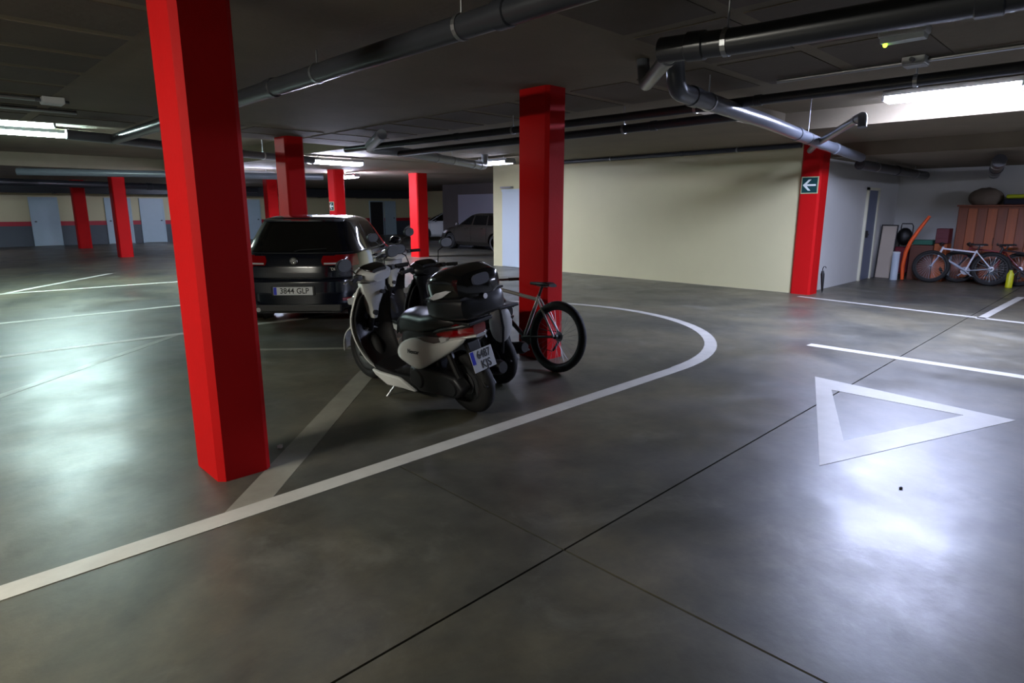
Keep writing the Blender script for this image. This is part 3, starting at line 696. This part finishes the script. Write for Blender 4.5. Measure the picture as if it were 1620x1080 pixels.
def scooter(label, loc, lean, shell, inner, side, box=True, steer=0.0, heading=0.0, plate=None, script=None, group='scooters parked in the island', hi=1.0, tail_red=True):
    T = empty('scooter', loc, (0, 0, heading)); tag(T, label, 'scooter', group)
    T.rotation_mode = 'ZYX' if False else 'XYZ'
    T.rotation_euler = (0, lean, heading)
    # wheels
    def whl(nm, y, r, w, par, x=0):
        t = MB().torus((x, y, r), r - w/2, w/2, 'x', 44, 12, 1.0).build(nm, M_RUBBER, par, smooth=True)
        q = MB(); q.lathe((x, y, r), [(-.035, r - w + .012), (-.035, r - w - .008), (.035, r - w - .008), (.035, r - w + .012)], 'x', 36)
        for k in range(6):
            M = Matrix.Translation((x, y, r)) @ Matrix.Rotation(PI * k / 3, 4, 'X'); q.box(-.012, -.014, .02, .012, .014, r - w, M)
        q.lathe((x, y, r), [(-.05, .035), (.05, .035)], 'x', 16)
        q.build('rim', RIM, t)
        MB().lathe((x - .045, y, r), [(-.002, .09), (.002, .09)], 'x', 24).build('brake_disc', M_STEEL, t)
        return t
    whl('wheel', -.70, .255, .12, T)
    fw = whl('wheel', .73, .255, .10, T)
    # front fork and mudguard
    for s_ in (-1, 1): MB().tube([(s_ * .075, .73, .255), (s_ * .07, .60, .55)], .02, 10).build('fork', GRY, T, smooth=True)
    pts = []
    for i in range(15):
        a = R(5 + 112 * i / 14); pts.append((.73 + .30 * math.cos(a), .255 + .30 * math.sin(a)))
    rs = [[Vector((x, y + 0, z - .03 * (abs(x) / .075) ** 2 * 1.0)) for x in (-.08, -.06, -.03, 0, .03, .06, .08)] for y, z in pts]
    rs = [r + [v + Vector((0, (0.73 - v.y) * .03, (.255 - v.z) * .03)) for v in r[::-1]] for r in rs]
    MB().rings(rs).build('mudguard', shell, T, smooth=True)
    # leg shield: rows of (z, y centre, half width, back-sweep at the edge)
    rows = [(.17, .36, .13, .03), (.24, .47, .17, .05), (.34, .565, .19, .07), (.46, .635, .205, .09), (.58, .655, .21, .10), (.68, .63, .205, .10), (.78, .575, .19, .10), (.88, .52, .16, .08), (.95, .49, .12, .05)]
    def sheet(off, sc, z0, z1, th):
        f, bk = [], []
        rr = [r for r in rows if z0 <= r[0] <= z1]
        out = []
        for z, y, hw, sw in rr:
            F = [Vector((hw * sc * u, y + off - sw * abs(u) ** 2.2, z)) for u in [-1 + 2 * i / 12 for i in range(13)]]
            B = [v + Vector((0, -th, 0)) for v in F[::-1]]; out.append(F + B)
        return out
    MB().rings(sheet(.05, 1.0, 0, 1, .035)).build('leg_shield', shell, T, smooth=True, sub=1)
    MB().rings(sheet(.004, .93, 0, .88, .035)).build('inner_shield', inner, T, smooth=True, sub=1)
    # front nose bulge, lamp and blinkers
    loft('front_panel', [(.655, .70, .11, .14), (.69, .70, .10, .15), (.73, .68, .07, .13), (.755, .66, .03, .09)], shell, T, 2.4)
    loft('indicator', [(.60, .13, .80, .05, .03), (.655, .115, .80, .035, .02)], LCLR, T); loft('indicator', [(.60, -.13, .80, .05, .03), (.655, -.115, .80, .035, .02)], LCLR, T)
    # pale centre console tapering to a point with keyhole
    q = MB(); rs = []
    for z, y, hw, d in [(.62, .50, .022, .05), (.66, .49, .035, .08), (.74, .47, .055, .09), (.82, .44, .085, .10), (.90, .42, .115, .11), (.96, .41, .12, .11)]:
        rs.append([Vector((-hw, y, z)), Vector((-hw * .6, y - .02, z)), Vector((hw * .6, y - .02, z)), Vector((hw, y, z)), Vector((hw * .8, y + d, z)), Vector((-hw * .8, y + d, z))])
    q.rings(rs).build('console', shell, T, smooth=True, bevel=.006)
    MB().lathe((-.015, .455, .68), [(-.02, .024), (.006, .022)], 'y', 16).build('hook', M_BLACKP, T)
    MB().lathe((.055, .40, .86), [(-.03, .018), (.01, .018)], 'y', 16).build('ignition_lock', M_BLACKP, T)
    # steering head: cowl, dash, bars
    Hd = empty('handlebar', (0, .40, .98), (0, 0, steer)); Hd.parent = T
    loft('cowl', [(-.10, .03, .10, .035), (-.05, .045, .17, .055), (.02, .06, .19, .07), (.09, .045, .15, .075), (.15, .02, .08, .05)], shell, Hd, 2.3)
    loft('dash', [(-.085, .085, .085, .018), (-.03, .105, .115, .022), (.03, .122, .11, .016)], BLKG, Hd, 2.6)
    loft('head_lamp', [(.115, .0, .09, .045), (.165, -.01, .06, .03)], LCLR, Hd, 2.3)
    for s_ in (-1, 1):
        MB().tube([(s_ * .12, -.01, .05), (s_ * .22, -.04, .06), (s_ * .34, -.09, .055)], .013, 8).build('bar', M_BLACKP, Hd, smooth=True)
        MB().tube([(s_ * .235, -.047, .06), (s_ * .345, -.093, .055)], .019, 12).build('grip', M_RUBBER, Hd, smooth=True)
        MB().tube([(s_ * .18, .03, .055), (s_ * .24, .035, .05), (s_ * .335, .0, .045)], .007, 6).build('brake_lever', M_STEEL, Hd, smooth=True)
        MB().box(s_ * .20 - .03, -.06, .04, s_ * .20 + .02, .0, .085).build('switch_box', M_BLACKP, Hd, bevel=.008)
        m0 = MB().tube([(s_ * .17, .02, .08), (s_ * .20, .04, .17 * hi), (s_ * .26, .03, .20 * hi)], .006, 6).build('mirror_stem', M_BLACKP, Hd, smooth=True)
        m1 = loft('mirror', [(.045, s_ * .29, .235 * hi, .045, .035), (.03, s_ * .29, .235 * hi, .075, .05), (.005, s_ * .29, .235 * hi, .078, .052)], M_BLACKP, Hd, 2.3)
        loft('mirror_glass', [(.004, s_ * .29, .235 * hi, .070, .046), (.001, s_ * .29, .235 * hi, .070, .046)], MIR, m1, 2.3)
    MB().tube([(0, .42, .95), (0, .56, .62), (0, .62, .5)], .03, 12).build('steering_column', M_BLACKP, T, smooth=True)
    # floor board, side strips, underbody
    MB().prism([(.42, .22), (.44, .25), (.12, .215), (-.20, .235), (-.24, .30), (-.28, .20), (-.1, .15), (.3, .14)], -.15, .15).build('floor_board', M_BLACKP, T, bevel=.012)
    for s_ in (-1, 1):
        MB().prism([(.36, .16), (.42, .21), (.30, .20), (.02, .205), (-.08, .17), (-.2, .12), (-.02, .115), (.2, .10)], s_ * .145, s_ * .185).build('side_strip', shell, T, bevel=.012, smooth=True)
    MB().prism([(.30, .14), (-.1, .14), (-.3, .20), (-.34, .45), (-.05, .30), (.25, .2)], -.11, .11).build('lower_fairing', M_BLACKP, T, bevel=.02)
    # engine, transmission case, rear damper, exhaust
    q = MB(); q.prism([(-.12, .20), (-.16, .34), (-.42, .36), (-.72, .34), (-.80, .26), (-.72, .17), (-.5, .15), (-.25, .13)], -.17, -.07); q.build('transmission_case', GRY, T, bevel=.02, smooth=True)
    MB().lathe((-.175, -.25, .25), [(-.012, .075), (.01, .085)], 'x', 24).build('belt_cover', GRY, T, smooth=True)
    MB().lathe((-.175, -.68, .255), [(-.012, .055), (.01, .06)], 'x', 24).build('clutch_cover', GRY, T, smooth=True)
    MB().box(-.09, -.45, .2, .1, -.12, .42).build('engine', GRY, T, bevel=.03)
    MB().tube([(-.115, -.72, .30), (-.10, -.60, .60)], .022, 12).build('damper', M_STEEL, T, smooth=True)
    q = MB(); q.tube([(-.11 + 0, -.72 + .012 * 0, .33)] + [(-.113 + .0, -.72 + .10 * f, .33 + .22 * f) for f in (.2, .4, .6, .8, 1)], .032, 10); q.build('spring', M_BLACKP, T)
    MB().tube([(.10, -.18, .2), (.15, -.3, .2), (.17, -.42, .24), (.175, -.50, .27), (.18, -.86, .34), (.18, -.90, .345)], [.015, .018, .03, .055, .06, .045], 16).build('exhaust', M_BLACKP, T, smooth=True)
    # tail body under the seat
    def ty(y): return y if y > -.5 else -.5 + (y + .5) * .76
    def tl(L): return [(ty(a[0]),) + tuple(a[1:]) for a in L]
    secs = [(.0, .42, .10, .16), (-.08, .47, .145, .19), (-.2, .52, .16, .19), (-.4, .575, .155, .15), (-.6, .62, .14, .11), (-.8, .66, .115, .085), (-.93, .69, .08, .06), (-.99, .70, .04, .035)]
    loft('tail_body', tl(secs), inner, T, 3.2)
    for s_ in (-1, 1):
        # side panel outline, bulging outward
        out = [(-.02, .40), (-.03, .47), (-.10, .545), (-.24, .60), (-.36, .615), (-.50, .60), (-.70, .625), (-.90, .665), (-.99, .67), (-.90, .60), (-.66, .49), (-.45, .405), (-.33, .335), (-.25, .33), (-.10, .375)]
        out = tl(out); cy = sum(p[0] for p in out) / len(out); cz = sum(p[1] for p in out) / len(out)
        def wx(y): return .195 if y > -.5 else .195 - (-.5 - y) * .17
        rs = []
        for f, xo in ((1.0, -.07), (1.0, -.02), (.93, -.004), (.70, .006), (.35, .012)):
            rs.append([Vector((s_ * (wx(cy + (y - cy) * f) + xo), cy + (y - cy) * f, cz + (z - cz) * f)) for y, z in out])
        sp = MB().rings(rs).build('side_panel', side, T, smooth=True, sub=1)
        # clear indicator wedge and red wrap-round lamp
        def wedge(nm, o2, m_, x0, x1):
            rs = [[Vector((s_ * (wx(y) + xx), y, z)) for y, z in tl(o2)] for xx in (x0, x1)]
            return MB().rings(rs).build(nm, m_, T, bevel=.006, smooth=True)
        wedge('indicator', [(-.36, .625), (-.46, .645), (-.66, .655), (-.70, .625), (-.58, .60), (-.46, .605)], mat('smoked_lens', (92, 84, 86), 0.15, coat=0.6), -.05, .004)
        wedge('indicator', [(-.66, .655), (-.76, .66), (-.76, .635), (-.68, .61)], LCLR, -.05, .008)
    loft('tail_lamp', tl([(-.60, .675, .155, .05), (-.72, .690, .157, .066), (-.84, .705, .140, .07), (-.94, .715, .108, .062), (-1.02, .72, .06, .045)]), LRED if tail_red else M_BLACKP, T, 3.0)
    loft('tail_rim', tl([(-.72, .632, .152, .014), (-.84, .648, .130, .014), (-.95, .662, .095, .014), (-1.03, .668, .05, .012)]), shell, T, 3.0)
    # seat
    loft('seat', [(.03, .60, .08, .05), (-.01, .64, .12, .09), (-.10, .675, .145, .11), (-.24, .70, .16, .10), (-.38, .71, .172, .09), (-.48, .735, .178, .09), (-.60, .755, .17, .085), (-.70, .76, .15, .07), (-.77, .76, .11, .045)], SEAT, T, 2.6)
    # rack under the box, grab rails
    for s_ in (-1, 1):
        MB().tube([(s_ * .15, -.55, .68), (s_ * .175, -.66, .72), (s_ * .15, -.80, .75), (s_ * .08, -.88, .76)], .014, 8).build('grab_rail', M_BLACKP, T, smooth=True)
    MB().box(-.12, -.92, .76, .12, -.62, .79).build('rack', M_BLACKP, T, bevel=.01)
    # number plate on its bracket
    MB().prism([(-.74, .62), (-.80, .60), (-.86, .38), (-.83, .37)], -.06, .06).build('plate_bracket', M_BLACKP, T, bevel=.008)
    Pm = Matrix.Translation((0, -.885, .475)) @ Matrix.Rotation(R(75), 4, 'X')
    if plate:
        q = MB(); q.box(-.11, -.08, 0, .11, .08, .004, Pm); p_ = q.build('number_plate', M_PLATEW, T, bevel=.003)
        q = MB(); q.box(-.107, -.02, .004, -.075, .077, .0055, Pm); q.build('plate_band', M_BLUE, p_)
        text('plate_lettering', plate[0], .085, M_INK, p_, Pm @ Matrix.Translation((.018, .036, .0055)), .0006, 0, .78)
        text('plate_lettering', plate[1], .085, M_INK, p_, Pm @ Matrix.Translation((.018, -.040, .0055)), .0006, 0, .85)
    # rear hugger with splash guard
    MB().prism([(-.78, .42), (-.84, .42), (-.95, .27), (-.91, .26)], -.055, .055).build('splash_guard', M_BLACKP, T, bevel=.008)
    # side stand on the left
    MB().tube([(-.11, .10, .15), (-.20, .12, .08), (-.27, .14, .012)], .010, 8).build('side_stand', M_STEEL, T, smooth=True)
    if script:
        M = Matrix.Translation((-.2085, -.30, .50)) @ Matrix.Rotation(R(-90), 4, 'Z') @ Matrix.Rotation(R(90), 4, 'X') @ Matrix.Rotation(R(4), 4, 'Z')
        text('lettering', script, .05, M_INK, T, M, .001, .35, 1.0)
    if box:
        bx = empty('top_box', (0, -.77, .785), (R(-5), 0, 0)); bx.parent = T
        lo = [(-.235, .10, .16, .05), (-.21, .11, .205, .085), (-.10, .115, .225, .10), (.08, .115, .225, .10), (.18, .11, .205, .085), (.215, .10, .16, .05)]
        loft('box_base', lo, mat('box_black', (18, 20, 24), 0.35), bx, 4.0)
        up = [(-.225, .235, .15, .06), (-.20, .25, .20, .10), (-.10, .26, .222, .135), (.05, .255, .222, .13), (.15, .24, .20, .11), (.20, .225, .16, .08), (.22, .215, .12, .05)]
        loft('box_lid', up, BLKG, bx, 3.4)
        MB().rings([sup(y, 0, .185, .232 if abs(y) < .15 else .21, .010, 5) for y in (-.22, -.1, .05, .18)]).build('box_seam', TRIM, bx, smooth=True)
        for s_ in (-1, 1):
            q = MB(); q.prism([(.10, .20), (.02, .235), (-.10, .255), (-.16, .25), (-.05, .205), (.05, .185)], s_ * .215, s_ * .232); q.build('box_label', mat('label_silver', (190, 192, 198), 0.35, metal=0.2), bx, bevel=.003)
        q = MB(); q.rings([sup(y, 0, .29, hw, .04, 3) for y, hw in ((-.229, .085), (-.238, .075))]); q.build('box_reflector', mat('dark_lens', (66, 68, 84), 0.12, coat=0.8), bx, smooth=True)
        MB().lathe((0, -.245, .165), [(-.004, .02), (.012, .02)], 'y', 14).build('box_lock', M_CHROME, bx)
    return T
scooter('white scooter in front with a black top box and a tilted number plate', (3.02, 4.22, 0), R(-9), WHT, M_BLACKP, WHT, True, R(12), plate=('6487', 'KJS'), script='Nexcar', heading=R(1), hi=.78)
sc2 = mat('dark_shell', (24, 25, 28), 0.3, coat=0.3)
o = scooter('dark scooter standing between the white scooter and the bicycle', (3.76, 4.62, 0), R(-5), sc2, M_BLACKP, sc2, False, R(-2), heading=R(-3), hi=1.2, tail_red=False)
MB().sphere((-.05, -.84, .63), .2, (.60, .42, .95)).build('rear_panel', mat('side_light_grey', (170, 170, 166), 0.4), o, smooth=True)
MB().tube([(-.10, -.90, .80), (-.10, -.935, .60), (-.10, -.90, .36)], .011, 8).build('strap', M_BLACKP, o, smooth=True)
o.scale = (.94, .94, .96)
scooter('rear white scooter between the hatchback and the dark scooter', (4.35, 6.0, 0), R(-5), WHT, M_BLACKP, WHT, False, R(8), hi=1.2)

# ------------------------------------------------------------------ bicycles
def bicycle(label, loc, heading, lean, frame_m, dark_m, wr=.348, tyre=.038, group=None, spokes=28, bar='flat'):
    T = empty('bicycle', loc, (0, lean, heading)); tag(T, label, 'bicycle', group)
    RH, FH = Vector((0, -.52, wr)), Vector((0, .53, wr)); BB = Vector((0, -.09, .29)); ST = Vector((0, -.24, .72)); HT = Vector((0, .36, .74)); HB = Vector((0, .405, .60))
    for c in (RH, FH):
        w = MB().torus(tuple(c), wr - tyre, tyre, 'x', 52, 10).build('wheel', M_RUBBER, T, smooth=True)
        MB().torus(tuple(c), wr - tyre * 2.0, .012, 'x', 44, 6, 1.0).build('rim', M_BLACKP, w, smooth=True)
        q = MB()
        for k in range(spokes):
            a = 2 * PI * k / spokes; s_ = .03 if k % 2 else -.03
            q.tube([c + Vector((s_, .02 * math.cos(a + 1.2), .02 * math.sin(a + 1.2))), c + Vector((0, (wr - tyre * 2) * math.cos(a), (wr - tyre * 2) * math.sin(a)))], .0012, 4)
        q.build('spokes', M_STEEL, w)
        MB().lathe(tuple(c), [(-.05, .012), (-.04, .022), (.04, .022), (.05, .012)], 'x', 14).build('hub', M_BLACKP, w, smooth=True)
    def tb(nm, a, b_, r, m_): MB().tube([a, b_], r, 12).build(nm, m_, T, smooth=True)
    tb('seat_tube', BB, ST, .018, frame_m); tb('top_tube', ST - Vector((0, 0, .04)), HT, .018, frame_m); tb('down_tube', BB, HB, .022, dark_m); tb('head_tube', HB - Vector((0, -.01, .03)), HT + Vector((0, -.01, .04)), .022, frame_m)
    for s_ in (-1, 1):
        tb('seat_stay', ST + Vector((s_ * .02, 0, -.03)), RH + Vector((s_ * .055, 0, 0)), .011, frame_m)
        tb('chain_stay', BB + Vector((s_ * .02, 0, 0)), RH + Vector((s_ * .055, 0, 0)), .011, dark_m)
        tb('fork', HB + Vector((s_ * .04, .01, -.04)), FH + Vector((s_ * .055, 0, 0)), .014, dark_m)
    tb('seat_post', ST, ST + Vector((0, -.035, .10)), .014, M_BLACKP)
    loft('saddle', [(-.41, .835, .06, .016), (-.37, .845, .075, .022), (-.30, .84, .06, .02), (-.20, .838, .03, .018), (-.12, .835, .016, .014)], M_BLACKP, T, 2.6)
    MB().tube([(0, -.20, .822), (0, -.27, .815), (0, -.34, .822)], .008, 6).build('saddle_rail', M_STEEL, T, smooth=True)
    tb('stem', HT + Vector((0, -.01, .04)), Vector((0, .42, .82)), .016, M_BLACKP)
    MB().tube([(-.31, .36, .85), (-.12, .42, .83), (.12, .42, .83), (.31, .36, .85)], .012, 10).build('handlebar', M_BLACKP, T, smooth=True)
    for s_ in (-1, 1):
        tb('grip', Vector((s_ * .2, .395, .84)), Vector((s_ * .32, .357, .85)), .017, M_RUBBER)
        cr = MB().tube([BB + Vector((s_ * .06, 0, 0)), BB + Vector((s_ * .07, s_ * .12, -.11))], .011, 8).build('crank', dark_m, T, smooth=True)
        c = BB + Vector((s_ * .12, s_ * .12, -.11)); MB().box(c.x - .045, c.y - .035, c.z - .01, c.x + .045, c.y + .035, c.z + .01).build('pedal', M_BLACKP, cr, bevel=.003)
    MB().lathe(tuple(BB + Vector((.05, 0, 0))), [(-.003, .085), (.003, .085)], 'x', 28).build('chainring', dark_m, T)
    MB().lathe(tuple(RH + Vector((.035, 0, 0))), [(-.012, .05), (.012, .025)], 'x', 20).build('sprockets', M_STEEL, T)
    q = MB(); q.tube([RH + Vector((.04, .0, -.02)), RH + Vector((.05, .04, -.09)), RH + Vector((.05, .08, -.15))], .012, 8); q.build('derailleur', M_BLACKP, T, smooth=True)
    q = MB(); q.tube([BB + Vector((.05, 0, .085)), RH + Vector((.04, 0, .045))], .004, 6); q.tube([BB + Vector((.05, 0, -.085)), RH + Vector((.05, .09, -.16))], .004, 6); q.build('chain', M_BLACKP, T)
    return T
bicycle('grey mountain bicycle leaning on the foot of the centre pillar', (4.37, 4.40, 0), R(1), R(6), mat('frame_silver', (170, 162, 156), 0.35, metal=0.5), mat('frame_dark', (36, 26, 30), 0.4))
# ------------------------------------------------------------------ storage corner on the right
WOODS = [mat('cabinet_wood', (146, 68, 12), 0.45, var=0.25, scale=2.5, stretch=(8, 8, .7)), mat('cabinet_wood_dark', (112, 48, 8), 0.45, var=0.25, scale=2.5, stretch=(8, 8, .7))]
t = empty('wooden_cabinet', (17.05, 2.0, 0)); tag(t, 'large orange-brown wooden cabinet of upright boards behind the stored bicycles', 'cabinet')
MB().box(-.22, -1.05, .04, .30, 1.05, 1.62).build('carcass', WOODS[1], t, bevel=.01)
for k in range(12):
    MB().box(-.245 - .006 * (k % 2), -1.04 + .1735 * k, .08, -.22, -1.04 + .1735 * k + .165, 1.58).build('board', WOODS[k % 2 if k != 5 else 1], t, bevel=.004)
MB().box(-.27, -1.08, 1.62, .32, 1.08, 1.66).build('top', WOODS[1], t, bevel=.006)
for y in (-.35, .35): MB().tube([(-.26, y, .8), (-.28, y, .82), (-.28, y, .94), (-.26, y, .96)], .008, 6).build('handle', M_CHROME, t, smooth=True)
def soft(name, c, r, sc, m, label, cat, group=None, rot=0):
    q = MB(); q.sphere((0, 0, 0), r, sc, 24, 16)
    for v in q.bm.verts:
        n = v.co.normalized(); v.co += n * .06 * r * math.sin(n.x * 7 + c[0] * 3) * math.cos(n.y * 6 + c[1] * 5)
        v.co.z = max(v.co.z, -sc[2] * r * .72)
    o = q.build(name, m, smooth=True, loc=(c[0], c[1], c[2] + sc[2] * r * .72)); o.rotation_euler = (0, 0, rot); tag(o, label, cat, group); return o
soft('cushion', (17.0, 2.62, 1.66), .28, (.8, 1.1, .75), mat('grey_cloth', (104, 92, 80), 0.8), 'grey-brown cushion lying on the left end of the wooden cabinet', 'cushion')
t = MB().box(-.24, -.42, 0, .24, .42, .13).build('blanket', mat('navy_cloth', (26, 28, 44), 0.8), bevel=.03, loc=(17.05, 1.86, 1.66)); tag(t, 'folded dark blanket on the right part of the wooden cabinet', 'blanket')
t = MB().box(-.24, -.40, 0, .24, .40, .08).build('foam_mat', mat('yellow_foam', (170, 180, 20), 0.6), bevel=.03, loc=(17.03, 1.85, 1.79)); tag(t, 'flat yellow mat lying on the dark blanket', 'mat')
# leaning board, bag, canister, white tube
t = empty('leaning_board', (16.25, 4.24, 0), (0, R(8), 0)); tag(t, 'upright beige board with a dark rim leaning by the white wall', 'board')
MB().box(-.02, -.15, 0, .02, .15, 1.2).build('panel', mat('beige_board', (172, 160, 146), 0.6), t, bevel=.01)
for a in (-.165, .150): MB().box(-.028, a, 0, .028, a + .015, 1.22).build('edge', TRIM, t)
MB().box(-.028, -.165, 1.2, .028, .165, 1.225).build('edge', TRIM, t)
t = empty('shopping_trolley', (16.55, 3.96, 0)); tag(t, 'dark trolley bag with a black handle behind the white tube', 'bag')
MB().box(-.16, -.15, .12, .16, .15, .72).build('bag', mat('maroon_cloth', (96, 20, 34), 0.8), t, bevel=.05, segs=3)
MB().sphere((0, 0, .95), .17, (.9, .9, 1.2)).build('hood', mat('dark_cloth', (0, 0, 0)), t, smooth=True)
MB().tube([(.1, -.12, .1), (.14, -.12, 1.18), (.10, -.1, 1.24), (.10, .1, 1.24), (.14, .12, 1.18), (.1, .12, .1)], .012, 8).build('handle', M_BLACKP, t, smooth=True)
for s_ in (-1, 1): MB().lathe((.1, s_ * .17, .08), [(-.015, .06), (-.01, .08), (.01, .08), (.015, .06)], 'y', 20).build('wheel', M_RUBBER, t, smooth=True)
t = empty('paper_roll', (15.95, 3.93, 0)); tag(t, 'pale upright tube standing in front of the storage pile', 'tube')
MB().lathe((0, 0, 0), [(0, .07), (.005, .075), (.62, .075), (.625, .07)], 'z', 24).build('roll', mat('pale_tube', (176, 188, 200), 0.5), t, smooth=True)
MB().lathe((0, 0, 0), [(.60, .079), (.63, .079), (.64, .05)], 'z', 24).build('cap', mat('box_plastic', (0, 0, 0)), t, smooth=True)
t = MB().tube([(16.05, 3.78, .012), (16.05, 3.80, .3), (16.06, 3.78, .62), (16.08, 3.72, .85), (16.12, 3.58, 1.15), (16.18, 3.44, 1.42)], [.035, .04, .04, .04, .038, .03], 12).build('foam_tube', mat('orange_foam', (226, 84, 22), 0.55), smooth=True)
tag(t, 'long orange curved foam tube standing in the storage corner', 'tube')
def crate(loc, sx_, sy_, sz, m, label, name='wooden_crate', cat='crate'):
    t = empty(name, loc); tag(t, label, cat)
    MB().box(-sx_, -sy_, 0, sx_, sy_, sz).build('body', m, t, bevel=.01)
    for k in range(3):
        z = sz * (k + .1) / 3.05
        MB().box(-sx_ - .012, -sy_ + .01, z, -sx_, sy_ - .01, z + sz * .24).build('slat', m, t, bevel=.003)
    return t
crate((16.5, 3.54, 0), .20, .22, .78, mat('crate_brown', (84, 42, 26), 0.6, var=.2), 'dark brown wooden crate beside the orange tube')
crate((16.5, 3.55, .79), .18, .2, .1, mat('crate_green', (26, 92, 74), 0.6), 'low green box on top of the dark brown crate', 'storage_box', 'box')
crate((16.52, 3.19, 0), .2, .12, .82, mat('crate_orange', (150, 74, 26), 0.6, var=.2), 'narrow orange-brown crate next to the cabinet')
crate((16.52, 3.19, .83), .18, .12, .32, mat('crate_maroon', (84, 18, 30), 0.6), 'dark red box on top of the narrow crate', 'storage_box', 'box')
bicycle('white bicycle nearest in the storage corner on the right', (16.0, 2.72, 0), R(8), R(4), mat('frame_white', (205, 205, 215), 0.3), mat('frame_pale', (150, 155, 165), 0.35), group='bicycles stored in the right corner')
bicycle('dark bicycle stored to the right of the white one', (16.1, 1.75, 0), R(-10), R(5), mat('frame_dark', (0, 0, 0)), mat('frame_dark', (0, 0, 0)), group='bicycles stored in the right corner')
bicycle('dark red bicycle leaning on the cabinet behind the white one', (16.38, 2.3, 0), R(4), R(4), mat('frame_red', (120, 20, 30), 0.35), mat('frame_dark', (0, 0, 0)), group='bicycles stored in the right corner')
t = empty('helmet', (15.95, 1.86, 0)); tag(t, 'small bright yellow bottle standing by the stored bicycles', 'bottle')
t.name = 'bottle'
MB().lathe((0, 0, 0), [(0, .05), (.01, .06), (.28, .06), (.33, .03), (.36, .03)], 'z', 20).build('body', mat('yellow_plastic', (190, 190, 16), 0.4), t, smooth=True)
MB().lathe((0, 0, 0), [(.36, .035), (.40, .035)], 'z', 16).build('cap', M_BLACKP, t, smooth=True)
# folded umbrella by the corner pillar
t = empty('umbrella', (12.42, 4.22, 0), (R(-4), 0, 0)); tag(t, 'small black folded umbrella leaning on the red corner pillar', 'umbrella')
MB().lathe((0, 0, 0), [(.02, .006), (.06, .02), (.36, .035), (.42, .02)], 'z', 14).build('canopy', mat('dark_cloth', (0, 0, 0)), t, smooth=True)
MB().tube([(0, 0, 0.005), (0, 0, .46), (0, -.02, .50), (0, -.05, .50), (0, -.06, .47)], .008, 8).build('handle', M_BLACKP, t, smooth=True)
# litter
def scrap(x, y, r, m, label, sd):
    random.seed(sd); q = MB(); q.sphere((0, 0, 0), r, (1.2, .9, .7), 10, 7)
    for v in q.bm.verts: v.co *= random.uniform(.75, 1.2)
    for v in q.bm.verts: v.co.z = max(v.co.z, -r * .5)
    o = q.build('paper_scrap', m, loc=(x, y, r * .5)); tag(o, label, 'litter')
scrap(1.604, 3.848, .018, mat('paper', (200, 200, 190), 0.8), 'crumpled scrap of white paper on the floor right of the front pillar', 1)
scrap(3.855, .777, .010, TRIM, 'small dark crumb on the floor inside the right glare', 2)
#@@END@@
